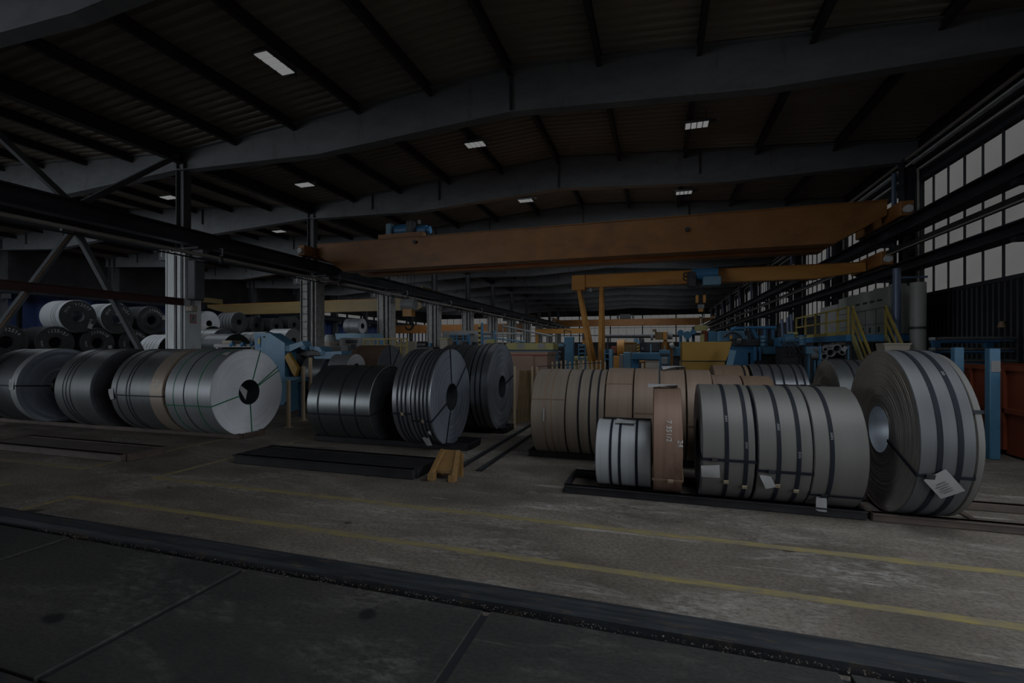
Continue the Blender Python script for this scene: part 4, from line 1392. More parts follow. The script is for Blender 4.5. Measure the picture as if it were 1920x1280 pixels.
def base(px, Y):
    p = at(px, HOR, Y)
    return (p.x, Y, 0)


# ---- blue decoiler with two pressing arms
Y = 12.2
t = thing('decoiler', 'blue decoiler with hinged pressing arms behind the silver coil', 'machine', base(540, Y))
poly(t, 'side_frame', 'machine_blue', [(477, 624), (505, 624), (534, 643), (534, 706), (558, 706), (558, 720), (532, 790), (480, 790)], Y, .5)
bx(t, 'slot_panel', 'deep_blue', 480.5, 630, 488, 652, Y - .02, .05, .005)
bx(t, 'slot_lever', 'machine_olive', 483, 633, 487, 645, Y - .04, .03, .005)
tb(t, 'bolt_hole', 'machine_dark', (496, 632), (496, 632.01), Y - .01, .001)
MB().tube(at(495.5, 631.5, Y - .02), at(495.5, 631.5, Y + .02), .035, 10).build('bolt_hole', 'machine_dark', t, True)
o = poly(t, 'upper_arm', 'machine_blue', [(533, 650), (566, 639), (571, 650), (570, 656), (562, 650), (541, 660), (536, 660)], Y + .1, .35)
MB().tube(at(538, 653, Y + .05), at(538, 653, Y + .5), .09, 14).build('hinge_pin', 'pale_blue', o, True)
MB().tube(at(568, 651, Y + .05), at(568, 651, Y + .5), .07, 14).build('hinge_pin', 'pale_blue', o, True)
o = poly(t, 'second_arm', 'machine_blue', [(582, 649), (598, 650), (606, 660), (640, 658), (640, 673), (590, 673), (588, 668), (604, 667), (596, 658), (582, 655)], Y + .3, .5)
MB().tube(at(584, 652, Y + .25), at(584, 652, Y + .7), .07, 14).build('hinge_pin', 'pale_blue', o, True)
MB().tube(at(605, 662, Y + .25), at(605, 662, Y + .7), .08, 14).build('hinge_pin', 'pale_blue', o, True)
tb(t, 'link_rod', 'pale_blue', (570, 652), (584, 652), Y + .4, .05)
poly(t, 'dark_bed', 'machine_dark', [(541, 661), (560, 652), (596, 659), (604, 667), (585, 674), (560, 662)], Y + .5, .3)
bx(t, 'blue_table', 'machine_blue', 528, 707, 560, 716, Y - .3, .5)
poly(t, 'guard_bar', 'machine_yellow', [(533, 669), (540, 661), (558, 690), (553, 706), (548, 700)], Y - .05, .12)
for px in (490, 636):
    bx(t, 'leg', 'deep_blue', px, 660, px + 10, None, Y + .6, .3)
# coil held in it
p = at(562, 690, Y + .9)
c = coil('dark coil held in the blue decoiler behind the yellow guard bar', p.x - .1, p.x + .55, Y + 1.3, .62, .2, zc=1.18, body='coil_shadow', face='face_dark', n=48, k=8)
part(c, 'cradle', 'machine_dark', boxes=[(p.x - .05, p.x + .5, Y + .9, Y + 1.7, 0, .62)])
c = coil('narrow strapped coil with a bright edge beside the dark decoiler coil', p.x + .75, p.x + 1.5, Y + .7, .62, .3, zc=1.0, body='coil_grey', face='face_blue', n=48, k=8)
part(c, 'cradle', 'machine_dark', boxes=[(p.x + .8, p.x + 1.45, Y + .4, Y + 1.0, 0, .44)])
c = coil('small pale coil peeping over the black coil', p.x + 1.9, p.x + 2.6, 12.6, .5, .2, zc=1.13, body='coil_silver', face='face_silver', n=40, k=8)
part(c, 'cradle', 'machine_dark', boxes=[(p.x + 1.95, p.x + 2.55, 12.3, 12.9, 0, .68)])
# fence with cream posts and blue mesh in front of it
t = thing('mesh_fence', 'cream post fence with blue wire mesh right of the silver coil', 'fence', base(545, 8.7))
for px, Yq in ((541, 8.75), (568.5, 9.7), (582, 10.6)):
    a = at(px, 713, 8.75)
    zt = {541: 1.08, 568.5: 1.35, 582: 1.55}[px]
    x = at(px, 700, Yq).x
    part(t, 'post', 'post_cream', cboxes=[(x - .035, x + .035, Yq - .035, Yq + .035, 0, zt, .006)])
    part(t, 'foot_plate', 'post_cream', boxes=[(x - .08, x + .08, Yq - .08, Yq + .08, 0, .012)])
pa, pb = Vector((at(541, 700, 8.75).x, 8.75, 0)), Vector((at(582, 700, 10.6).x, 10.6, 0))
for z in (1.02, .2):
    part(t, 'rail', 'dark_steel', tubes=[(pa + Vector((0, 0, z)), pb + Vector((0, 0, z)), .012, 6)])
m = MB()
a, b = at(545, 700, 9.3), at(559, 700, 9.9)
for i in range(15):
    q = a.lerp(b, i / 14)
    m.bar((q.x, q.y, .25), (q.x, q.y, 1.02), .008, .008)
for i in range(14):
    z = .27 + i * .056
    m.bar((a.x, a.y, z), (b.x, b.y, z), .008, .008)
m.build('wire_mesh', 'machine_blue', t, kind='stuff')
bx(t, 'mesh_panel_frame', 'deep_blue', 560, 722, 566, None, 10.2, .04)

# ---- processing line in the left half: white and blue rollers
Y = 18.6
t = thing('roller_line', 'white and pale blue roller line with a silver coil on its arbor', 'machine', base(640, Y))
bx(t, 'table', 'machine_cream', 572, 648, 600, None, Y, 1.0)
bx(t, 'table', 'machine_white', 612, 648, 640, None, Y, 1.2)
bx(t, 'roll_cover', 'machine_cream', 602, 640, 618, 649, Y + .2, .8)
bx(t, 'white_housing', 'machine_white', 636, 633, 676, 662, Y + .5, 1.2)
bx(t, 'dark_recess', 'machine_dark', 648, 637, 668, 643, Y + .45, .1, .01)
bx(t, 'dark_recess', 'machine_dark', 658, 645, 666, 655, Y + .45, .1, .01)
poly(t, 'blue_shroud', 'pale_blue', [(628, 625), (698, 625), (704, 634), (704, 648), (690, 645), (630, 636)], Y + 1.8, .8)
bx(t, 'motor', 'deep_blue', 578, 636, 583, 647, Y - .1, .3)
bx(t, 'side_box', 'machine_white', 583, 638, 590, 648, Y - .1, .4)
bx(t, 'blue_beam', 'deep_blue', 640, 665, 662, None, Y - .4, .4)
bx(t, 'white_cabinet', 'machine_cream', 740, 640, 779, None, Y + 1, 1)
bx(t, 'white_cabinet', 'machine_white', 700, 646, 738, None, Y + .6, .8)
p = at(680, 611, 21.9)
c = coil('small silver coil with an open bore raised above the white housing', p.x - .95, p.x, 21.9, .41, .15, zc=p.z, body='coil_silver', face='face_silver', n=48, k=10, straps=(p.x - .6,), sw=.01)
part(c, 'arbor', 'machine_grey', boxes=[(p.x - .8, p.x - .2, 21.7, 22.1, 0, p.z - .38)])
p = at(618, 636, 21.6)
coil_h = thing('coil_cone', 'grey cone shaped wire bundle under a cover beside the laddered column', 'wire bundle', (p.x, 21.6, 0))
MB().tube((p.x, 21.6, 1.9), (p.x, 21.6, 2.55), .52, 20, .2).build('cone_cover', 'machine_grey', coil_h, True)
MB().tube((p.x, 21.6, 0), (p.x, 21.6, 1.9), .5, 20, .52).build('drum', 'machine_white', coil_h, True)
p = at(551, 637, 25.0)
c = coil('silver coil with a bright face just left of the laddered column', p.x - 1.5, p.x, 25.0, .78, .2, zc=p.z - .05, body='coil_silver', face='face_silver', n=48, k=10)
part(c, 'cradle', 'machine_dark', boxes=[(p.x - 1.3, p.x - .2, 24.5, 25.5, 0, p.z - .8)])
t = thing('work_table', 'white work table with blue clamps behind the silver coil', 'table', base(435, 14))
bx(t, 'top', 'machine_white', 400, 645, 478, 651, 14, .8)
bx(t, 'box', 'machine_cream', 416, 638, 434, 645, 14.2, .5)
for px in (404, 470):
    bx(t, 'leg', 'machine_white', px, 651, px + 5, None, 14.1, .1)
for px in (432, 452, 470):
    MB().tube(at(px, 647, 13.9), at(px + 6, 643, 13.9), .06, 10).build('clamp', 'deep_blue', t, True)

# yellow railing
t = thing('guard_railing', 'pale yellow guard railing behind the rust brown coil', 'railing', base(725, 18.5))
Y = 18.5
xs = [683, 696, 709, 721, 732, 742, 752, 763]
for px in xs:
    x = at(px, 640, Y).x
    part(t, 'post', 'rail_yellow', boxes=[(x - .03, x + .03, Y - .03, Y + .03, 0, at(px, 635, Y).z)])
for py in (635.5, 648):
    a, b = at(682, py, Y), at(764, py, Y)
    part(t, 'rail', 'rail_yellow', bars=[((a.x, Y, a.z), (b.x, Y, a.z), .05, .07)])
# white machine with dark slots and blue lattice, behind the strapped coils
Y = 27
t = thing('press_machine', 'white boxy machine with blue rods behind the strapped coil pair', 'machine', base(870, Y))
bx(t, 'housing', 'machine_white', 829, 620, 899, None, Y + .6, 2.0)
bx(t, 'vent_slot', 'machine_dark', 880, 625.5, 889, 628, Y + .55, .1, .01)
bx(t, 'screen', 'machine_dark', 885, 641, 895, 648, Y + .55, .1, .01)
for px in (846, 851, 857, 869, 876, 879):
    tb(t, 'rod', 'deep_blue' if px % 2 else 'machine_blue', (px, 627), (px, 655), Y, .07)
for px in (844, 866):
    bx(t, 'motor', 'machine_dark', px, 640, px + 8, 652, Y - .3, .6)
for py in (630, 635):
    tb(t, 'cross_rod', 'machine_dark', (843, py), (880, py), Y, .06)
bx(t, 'base_frame', 'deep_blue', 838, 655, 899, None, Y - .4, 1.2)
t = thing('tool_box', 'cream box standing behind the strapped coil', 'box', base(831, 14))
bx(t, 'body', 'machine_cream', 824, 636, 839, None, 14, .4)
bx(t, 'lid', 'machine_olive', 823.5, 634, 839.5, 636.5, 13.98, .44)
t = thing('tool_heap', 'dark motor and hoses left of the cream box', 'tool', base(790, 15))
bx(t, 'bench', 'machine_dark', 780, 650, 812, None, 15, .6)
tb(t, 'motor', 'machine_dark', (784, 646), (800, 646), 15.3, .12)
tb(t, 'blue_pot', 'machine_blue', (807, 650), (807, 643), 15.2, .07)
# slim blue and hazard posts
t = thing('blue_frame_rig', 'blue tubular rig with a striped post right of the white machine', 'machine', base(915, 24))
Y = 24
for px, py, mt in ((899, 608, 'hazard_yellow'), (904, 605, 'deep_blue'), (927.5, 619, 'machine_blue'), (943, 606, 'machine_grey')):
    tb(t, 'post', mt, (px, py), (px, 760), Y, .06 if mt != 'machine_grey' else .035)
for k_, py in enumerate((613, 622, 631, 640)):
    tb(t, 'stripe', 'ink', (899, py), (899, py + 4), Y - .002, .066)
for a, b, py in ((904, 928, 626), (906, 928, 634), (906, 980, 626)):
    tb(t, 'cross_tube', 'machine_blue' if b < 970 else 'machine_white', (a, py), (b, py), Y, .05)
tb(t, 'slanting_rail', 'machine_grey', (943, 611), (1035, 630), Y, .045, Yq=23)
tb(t, 'slanting_rail', 'pale_blue', (928, 634), (985, 641), Y, .045, Yq=23)
bx(t, 'yellow_hood', 'machine_olive', 912, 636, 925, 645, Y - .3, .5)
# olive fronted line with peach container
Y = 15.5
t = thing('slitter_body', 'blue machine body with an olive panel holding two white notices', 'machine', base(1000, Y))
bx(t, 'olive_panel', 'machine_olive', 948, 643, 1037.5, 656, Y, .8)
for px in (970, 1008):
    bx(t, 'notice', 'paper', px, 644.5, px + 13.5, 653, Y - .01, .02, .002)
bx(t, 'body', 'machine_blue', 948, 656, 1037.5, None, Y + .1, .9)
p = at(1027, 669, Y)
MB().lathe([(0, .1), (0, .125), (.03, .125), (.03, .1)], 0, 0, 24, True)
m = MB()
for i in range(24):
    a0, a1 = 2 * PI * i / 24, 2 * PI * (i + 1) / 24
    m.tube((p.x + .1 * math.cos(a0), Y - .02, p.z + .1 * math.sin(a0)), (p.x + .1 * math.cos(a1), Y - .02, p.z + .1 * math.sin(a1)), .016, 6)
m.build('ring', 'machine_white', t, True)
t = thing('waste_container', 'peach painted container with worn edges in front of the blue body', 'container', base(990, 13.3))
Y = 13.3
bx(t, 'front', 'peach_paint', 950, 664, 1000, None, Y, .06, .01)
bx(t, 'end', 'peach_paint', 999, 662, 1026, None, Y + .05, 1.1, .01)
bx(t, 'rim', 'peach_paint', 950, 659, 1027, 665, Y - .04, 1.2, .01)
bx(t, 'rim_gap', 'sign_red', 950, 665, 1024, 666.5, Y - .01, .05, .002)
# cream post fence with leaning planks
t = thing('post_fence', 'thin cream post fence between the blue grey coil and the brown row', 'fence', base(1000, 10.9))
fps = [(965, 10.2), (998, 11.2), (1007, 11.6)]
for px, Yq in fps:
    x = at(px, 700, Yq).x
    part(t, 'post', 'post_cream', cboxes=[(x - .022, x + .022, Yq - .022, Yq + .022, 0, at(px, 690, Yq).z + .04, .004)])
for i in range(13):
    px = 1036 + i * 8.2
    Yq = 12.2 + i * .05
    x = at(px, 690, Yq).x
    part(t, 'post', 'post_cream', boxes=[(x - .018, x + .018, Yq - .018, Yq + .018, 0, at(px, 678 - (i % 4), Yq).z)])
a, b = at(1007, 687, 11.6), at(1134, 679, 12.8)
part(t, 'rail', 'dark_steel', bars=[(a, b, .02, .02)])
for i, (px, dz) in enumerate(((972, 0), (979, .05), (985, -.03), (990, .04), (994, -.06))):
    Yq = 11.0 + .12 * i
    a, b = at(px, 795 - 4 * i, Yq - .1), at(px + 6, 694 + 2 * (i % 2), Yq + .15)
    a.z = .06
    pl = thing('wooden_plank', f'{ORD[i]} wooden plank from the left leaning in the cream fence', 'plank', (a.x, a.y, 0), 'planks leaning in the cream fence')
    MB().bar(a, b, .1, .03, (0, -1, .2)).build('board', 'wood', pl)
    part(pl, 'nail_batten', 'wood', boxes=[(a.x - .05, a.x + .05, a.y - .03, a.y + .03, 0, .06)])

# ---- machinery behind the brown row
Y = 19.5
t = thing('control_panel', 'tall pale blue panel left of the gantry legs', 'panel', base(1066, Y))
bx(t, 'panel', 'machine_blue', 1058, 631, 1075, None, Y, .25)
bx(t, 'side_ribs', 'pale_blue', 1056, 641, 1058, None, Y + .05, .15)
tb(t, 'cable_mast', 'machine_dark', (1058, 630), (1058, 618), Y + .1, .02)
tb(t, 'cable_mast', 'machine_dark', (1070, 631), (1070, 620), Y + .1, .02)
tb(t, 'cable_arm', 'machine_dark', (1058, 619), (1071, 621), Y + .1, .02)
t = thing('hose_rack', 'rack of dark hoses and grey fittings left of the pale blue panel', 'rack', base(1046, 18))
bx(t, 'back_plate', 'machine_dark', 1039, 646, 1056, None, 18, .3)
for i in range(6):
    a, b = at(1041 + 2 * i, 652 + 5 * i, 17.9), at(1053 - i, 655 + 5 * i, 17.9)
    MB().tube(a, b, .04, 8).build('hose', 'machine_grey' if i % 2 else 'machine_dark', t, True)
bx(t, 'top_shelf', 'pale_blue', 1038, 644, 1057, 650, 17.95, .5)
t = thing('lattice_stand', 'bright blue lattice frame beside the gantry leg foot', 'frame', base(1090, 20.5))
Y = 20.5
for px in (1085, 1097):
    bx(t, 'upright', 'machine_blue', px - 1.2, 645, px + 1.2, None, Y, .15, .01)
for py in (645, 653, 661, 670):
    bx(t, 'cross_piece', 'machine_blue', 1085, py, 1097, py + 3, Y + .02, .1, .01)
bx(t, 'fittings', 'machine_dark', 1087, 648, 1095, 668, Y + .15, .3)
bx(t, 'yellow_bench', 'machine_olive', 1075, 668, 1110, 675, Y + .6, .5)
bx(t, 'bench_leg', 'machine_olive', 1078, 675, 1082, None, Y + .7, .2)
t = thing('blue_cabinet', 'blue open cabinet just right of the gantry legs', 'cabinet', base(1140, 17))
bx(t, 'side', 'machine_blue', 1133, 655, 1135.5, None, 17, .4, .01)
bx(t, 'back', 'deep_blue', 1135, 656, 1142, None, 17.3, .1, .01)
bx(t, 'door', 'pale_blue', 1141.5, 654, 1148.5, None, 16.95, .4, .01)
for py in (662, 672):
    bx(t, 'shelf', 'machine_blue', 1135, py, 1142, py + 2, 17, .35, .005)
# orange press group
Y = 24
t = thing('orange_press', 'orange machine with a round drum and a striped guard frame', 'machine', base(1180, Y))
p0, p1 = at(1156, 652, Y), at(1170, 652, Y)
MB().tube((p0.x, Y + .6, p0.z), (p1.x, Y + .6, p0.z), .42, 20).build('drum', 'machine_orange', t, True)
bx(t, 'drum_stand', 'machine_orange', 1150, 667, 1162, None, Y + .2, .8)
bx(t, 'red_motor', 'skip_orange', 1145, 649, 1156, 662, Y + .4, .6)
for px in (1170, 1198.5):
    bx(t, 'guard_post', 'machine_orange', px - 1, 641, px + 1, None, Y - .2, .12, .01)
bx(t, 'guard_rail', 'machine_orange', 1170, 640.5, 1199, 643, Y - .2, .12, .01)
bx(t, 'guard_rail', 'machine_orange', 1170, 668, 1199, 670, Y - .2, .12, .01)
bx(t, 'guard_panel', 'wood', 1172, 643, 1193, 668, Y - .15, .05, .005)
g = bx(t, 'hazard_board', 'hazard_yellow', 1194, 643, 1198, 668, Y - .22, .03, .004)
for i in range(4):
    poly(t, 'hazard_stripe', 'ink', [(1194.2, 646 + 6 * i), (1197.8, 643.4 + 6 * i), (1197.8, 646.4 + 6 * i), (1194.2, 649 + 6 * i)], Y - .225, .004, par=g)
bx(t, 'frame_opening', 'machine_orange', 1182, 676, 1210, 680, Y - .5, .2)
for px in (1183, 1207):
    bx(t, 'frame_leg', 'machine_orange', px, 678, px + 3, None, Y - .5, .2, .01)
t = thing('blue_bed', 'long blue machine bed with a step in front of the orange machine', 'machine', base(1220, 21.5))
Y = 21.5
bx(t, 'bed_beam', 'machine_blue', 1185, 661, 1238, 674, Y, 1.0)
bx(t, 'bed_foot', 'deep_blue', 1184, 670, 1198, None, Y + .1, .6)
bx(t, 'bed_foot', 'machine_blue', 1236, 656, 1257, None, Y - .1, .8)
bx(t, 'blue_box', 'pale_blue', 1168.5, 660, 1183, None, Y - .8, .5)
bx(t, 'white_panel', 'machine_grey', 1161, 664, 1168.5, None, Y - .8, .4)
bx(t, 'dark_gap', 'machine_dark', 1238, 663, 1255, 668, Y - .12, .05, .005)
bx(t, 'pump', 'machine_grey', 1240, 670, 1252, 683, Y - .3, .3)
bx(t, 'post', 'pale_blue', 1219, 645, 1221.5, 661, Y + .4, .1, .01)
bx(t, 'post', 'pale_blue', 1244.5, 648, 1246.5, 661, Y + .4, .1, .01)
bx(t, 'hood', 'machine_dark', 1200, 641, 1238, 659, Y + 1.2, .8)
bx(t, 'dial_box', 'machine_cream', 1203, 651, 1207, 655, Y + 1.15, .06, .005)
for px, py in ((1192, 634), (1197, 637), (1204, 635)):
    tb(t, 'valve', 'pale_blue' if px != 1204 else 'machine_dark', (px, py + 7), (px, py), Y + 1.0, .09)
t = thing('motor_head', 'orange motor box mounted high on a column above the blue bed', 'machine', base(1240, 26))
Y = 26
bx(t, 'box', 'wood', 1228, 622, 1243, 636, Y, .8)
bx(t, 'box_side', 'machine_orange', 1243, 621.5, 1251, 637, Y + .02, .7)
bx(t, 'column', 'machine_orange', 1244, 637, 1251, None, Y + .2, .4)
bx(t, 'orange_base', 'machine_orange', 1240, 642, 1264, None, Y + .7, .8)
tb(t, 'shaft', 'machine_dark', (1133, 630.5), (1228, 630.5), Y + .4, .09)
tb(t, 'coupling', 'machine_grey', (1220, 630), (1225, 630), Y + .4, .22)
tb(t, 'coupling', 'machine_grey', (1252, 629), (1261, 629), Y + .4, .2)
tb(t, 'shaft', 'machine_dark', (1261, 629), (1275, 629), Y + .4, .07)
tb(t, 'lamp_head', 'wood', (1227, 622), (1227, 617), Y - .05, .1)
bx(t, 'white_pipe', 'machine_white', 1222, 643, 1235, 645, Y - .4, .1, .01)
for px in (1140, 1200):
    tb(t, 'shaft_stand', 'machine_dark', (px, 631), (px, 690), Y + .4, .06)
t = thing('blue_gear_unit', 'blue gear unit with round hubs above the yellow box', 'machine', base(1300, 24))
Y = 24
for px, py, r in ((1276, 624, .15), (1289, 628, .19), (1300, 622, .13)):
    MB().tube(at(px, py, Y - .2), at(px, py, Y + .3), r, 18).build('hub', 'machine_blue', t, True)
    tb(t, 'hub_stand', 'machine_blue', (px, py), (px, 660), Y + .2, .07)
tb(t, 'spindle', 'machine_dark', (1276, 626), (1328, 626), Y, .07)
bx(t, 'brown_housing', 'skip_orange', 1316, 620, 1327, 640, Y - .1, .5)
bx(t, 'blue_housing', 'machine_blue', 1328, 621, 1344, None, Y - .1, .6)
bx(t, 'top_motor', 'machine_dark', 1298, 612, 1306, 619, Y, .3)
bx(t, 'frame', 'machine_blue', 1262, 650, 1276, 668, Y - 1.5, .5)
bx(t, 'frame_leg', 'machine_dark', 1262, 668, 1274, None, Y - 1.4, .4)
tb(t, 'roller', 'machine_white', (1257, 650), (1264, 647), Y - 1.6, .15)
# yellow hopper box and leaning blue channel
Y = 14.5
t = thing('yellow_hopper', 'large mustard yellow steel box with a lower step', 'container', base(1325, Y))
poly(t, 'upper_box', 'machine_yellow', [(1279, 641), (1372.5, 640), (1366, 664), (1361, 676), (1279, 676)], Y, 1.2)
poly(t, 'lower_box', 'machine_yellow', [(1279, 678), (1359, 678), (1357, 830), (1279, 830)], Y + .05, 1.1)
bx(t, 'seam', 'machine_dark', 1279, 676, 1360, 678, Y + .04, 1.0, .004)
t = thing('steel_channel', 'pale blue steel channel leaning against the yellow box', 'beam', base(1365, 13.6))
a, b = at(1362, 706, 13.5), at(1374, 657, 13.9)
a2 = a + (a - b) * (a.z / (b.z - a.z))
MB().bar(a2, b, .02, .15, (1, 0, 0)).build('web', 'pale_blue', t)
for s in (-1, 1):
    off = Vector((s * .07, -.03, 0))
    MB().bar(a2 + off, b + off, .07, .02, (1, 0, 0)).build('flange', 'pale_blue', t)
# big blue press with portal
Y = 19.0
t = thing('blue_press', 'large deep blue press with a portal frame and curved hose', 'machine', base(1400, Y))
bx(t, 'left_housing', 'machine_blue', 1350, 620, 1397, 640, Y + .2, 1.0)
bx(t, 'top_beam', 'deep_blue', 1376, 612, 1396, 618, Y + .3, .9)
bx(t, 'portal_beam', 'deep_blue', 1400, 611, 1457, 616, Y + .3, .5)
poly(t, 'portal_strut', 'deep_blue', [(1408, 616), (1415, 616), (1424, 633), (1417, 635)], Y + .35, .3)
for px in (1432, 1448):
    bx(t, 'portal_post', 'deep_blue', px, 616, px + 5, 636, Y + .35, .3)
bx(t, 'deck', 'machine_dark', 1374, 636, 1462, 648, Y - .1, 1.0)
bx(t, 'lower_frame', 'deep_blue', 1372, 648, 1415, None, Y + .2, .8)
bx(t, 'lower_body', 'machine_blue', 1432, 649, 1486, 664, Y - .4, .9)
bx(t, 'lower_gap', 'machine_dark', 1430, 664, 1490, None, Y - .2, .8)
for px in (1416, 1424):
    bx(t, 'fin', 'deep_blue', px, 650, px + 3, 676, Y - .5, .4, .01)
poly(t, 'gusset', 'machine_blue', [(1394, 627), (1400, 630), (1405, 640), (1394, 640)], Y, .3)
for i in range(3):
    tb(t, 'clamp_cylinder', 'machine_blue', (1433, 629 + 7 * i), (1433, 634 + 7 * i), Y - .4, .12)
m = MB()
pts = [at(1357 + 3.6 * i, 632 - 9 * math.sin(PI * i / 9), Y) for i in range(10)]
m.path(pts, .035).build('curved_hose', 'machine_dark', t, True)
bx(t, 'gauge_box', 'machine_dark', 1381, 632, 1392, 645, Y - .3, .3)
bx(t, 'gauge_face', 'machine_white', 1383, 634.5, 1390, 638, Y - .32, .03, .004)
bx(t, 'coupling', 'machine_orange', 1370, 628, 1374, 636, Y - .1, .3)
for px in (1402, 1440, 1480):
    bx(t, 'leg', 'machine_dark', px, 660, px + 6, None, Y + .2, .4)
t = thing('hydraulic_unit', 'blue hydraulic unit with hoses left of the railing platform', 'machine', base(1485, 16))
Y = 16.4
bx(t, 'body', 'deep_blue', 1462, 632, 1500, 650, Y + .4, .8)
bx(t, 'base', 'machine_dark', 1465, 650, 1505, None, Y + .3, .8)
tb(t, 'motor', 'machine_blue', (1470, 636), (1488, 634), Y, .16, 16)
bx(t, 'olive_pipe', 'machine_olive', 1478, 622, 1497, 628, Y + .3, .2)
for px, py in ((1476, 595), (1483, 589), (1466, 598)):
    tb(t, 'rod', 'pipe_blue', (px, py), (px + 2, 634), Y + .5, .045)
for i in range(4):
    tb(t, 'ring_stack', 'machine_blue', (1504, 628 + 5 * i), (1504, 631.5 + 5 * i), Y - .2, .12 - .008 * i)
for i in range(5):
    a, b = at(1462 + 8 * i, 640, Y - .1), at(1468 + 8 * i, 668, Y - .1)
    mid = (a + b) / 2 + Vector((.15, -.12, -.1))
    MB().path([a, a.lerp(mid, .6) + Vector((0, -.05, .03)), mid, mid.lerp(b, .5) + Vector((.05, 0, -.02)), b], .025).build('hose', 'machine_dark', t, True)
bx(t, 'blue_bracket', 'machine_blue', 1512, 649, 1537, 664, Y - .4, .5)
for px in (1516, 1527, 1533):
    bx(t, 'bracket_leg', 'machine_blue', px, 660, px + 3, None, Y - .3, .2, .01)
t = thing('pipe_rack', 'rack of short pipes seen end on under the platform', 'rack', base(1560, 13.4))
Y = 13.4
bx(t, 'frame_post', 'machine_blue', 1590, 648, 1593, None, Y, .1, .01)
bx(t, 'frame_post', 'deep_blue', 1537, 648, 1540, None, Y, .1, .01)
for i, (px, py, r) in enumerate(((1558, 661, .1), (1570, 653, .1), (1548, 655, .06), (1580, 660, .07), (1546, 668, .08))):
    p = at(px, py, Y)
    m = MB()
    n = 18
    vs = []
    for yy_ in (Y, Y + .8):
        for rr in (r, r * .8):
            for q in range(n):
                a = 2 * PI * q / n
                vs.append((p.x + rr * math.cos(a), yy_, p.z + rr * math.sin(a)))
    fs = []
    for q in range(n):
        w_ = (q + 1) % n
        fs += [(q, w_, n + w_, n + q), (q, 2 * n + q, 2 * n + w_, w_), (n + q, n + w_, 3 * n + w_, 3 * n + q), (2 * n + q, 3 * n + q, 3 * n + w_, 2 * n + w_)]
    m.add(vs, fs).build('pipe', 'machine_grey', t, True)
bx(t, 'shelf', 'machine_dark', 1538, 672, 1592, 676, Y, .8)
poly(t, 'white_card', 'paper', [(1577, 656), (1583, 648), (1590, 651), (1584, 660)], Y - .05, .004)

# ---- raised switch cabinets with platform and stair at the window wall
t = thing('switch_cabinet', 'long grey green switch cabinet raised on a platform at the window wall', 'cabinet', (6.5, 17, 2.19))
MB().prismx([(15.4, 2.2), (19.1, 2.2), (19.1, 3.5), (15.4, 3.5)], 6.0, 6.85).build('body', 'cabinet_green', t)
MB().cbox(5.95, 6.8, 19.12, 20.9, 2.2, 3.35, .02).build('end_unit', 'machine_white', t)
for i in range(5):
    y = 15.42 + .72 * i
    part(t, 'door_seam', 'machine_dark', boxes=[(5.992, 6.0, y - .006, y + .006, 2.22, 2.95)])
part(t, 'door_seam', 'machine_dark', boxes=[(5.992, 6.0, 15.42, 19.08, 2.94, 2.955)])
part(t, 'door_seam', 'machine_dark', boxes=[(5.992, 6.0, 15.42, 19.08, 2.5, 2.51)])
for g0, cnt in ((15.75, 3), (16.25, 3), (16.75, 3), (17.3, 3), (18.3, 3)):
    for j in range(cnt):
        yq = g0 + j * .11
        part(t, 'indicator', 'ink', boxes=[(5.985, 6.0, yq, yq + .06, 3.14, 3.2)])
for yq in (15.9, 16.5, 17.0, 17.5):
    part(t, 'vent', 'ink', boxes=[(5.985, 6.0, yq, yq + .1, 2.26, 2.42)])
for i in range(4):
    part(t, 'roof_vent', 'cabinet_green', tubes=[((6.3, 15.6 + i * .95, 3.5), (6.3, 15.6 + i * .95, 3.57), .2, 12)])
t = thing('platform', 'blue steel platform with yellow railing and stair beside the switch cabinet', 'platform', (6, 17, 0))
part(t, 'deck', 'deep_blue', boxes=[(5.0, 6.85, 15.35, 21.0, 2.0, 2.18)])
for x in (5.1, 6.8):
    for y in (15.5, 18.4, 20.8):
        part(t, 'leg', 'machine_dark', boxes=[(x - .06, x + .06, y - .06, y + .06, 0, 2.0)])
for i, y in enumerate((15.4, 16.2, 17.2, 18.3, 19.4, 20.6)):
    part(t, 'rail_post', 'rail_yellow', boxes=[(5.04, 5.09, y - .025, y + .025, 2.18, 2.95)])
for z in (2.95, 2.6):
    part(t, 'hand_rail', 'rail_yellow', bars=[((5.065, 15.4, z), (5.065, 20.6, z), .05, .05)])
part(t, 'toe_board', 'rail_yellow', boxes=[(5.04, 5.07, 15.45, 20.6, 2.18, 2.28)])
for x in (5.15, 5.92):
    part(t, 'stringer', 'machine_olive', bars=[((x, 15.3, 2.1), (x, 13.4, .05), .05, .18)])
    part(t, 'stair_rail', 'rail_yellow', bars=[((x, 15.36, 2.95), (x, 13.55, .95), .05, .06)])
    part(t, 'stair_rail', 'rail_yellow', bars=[((x, 15.36, 2.6), (x, 13.55, .6), .04, .04)])
    part(t, 'stair_post', 'rail_yellow', bars=[((x, 13.57, .1), (x, 13.57, .97), .05, .05)])
    part(t, 'stair_post', 'rail_yellow', bars=[((x, 15.32, 2.0), (x, 15.32, 2.98), .05, .05)])
for i in range(8):
    f = (i + .5) / 8
    part(t, 'tread', 'machine_dark', boxes=[(5.18, 5.89, 13.4 + 1.9 * f - .1, 13.4 + 1.9 * f + .1, 2.1 * f, 2.1 * f + .03)])
for yq in (15.7, 17.0):
    part(t, 'tube_light', 'machine_cream', cboxes=[(5.15, 5.25, yq, yq + 1.0, 1.9, 1.99, .02)])
t = thing('vertical_tank', 'slim grey vertical tank between two blue pipes at the window wall', 'tank', (6.4, 14.75, 0))
part(t, 'shell', 'cabinet_green', tubes=[((6.4, 14.75, 1.6), (6.4, 14.75, 3.5), .17, 20)])
part(t, 'stand', 'machine_dark', boxes=[(6.25, 6.55, 14.6, 14.9, 0, 1.6)])
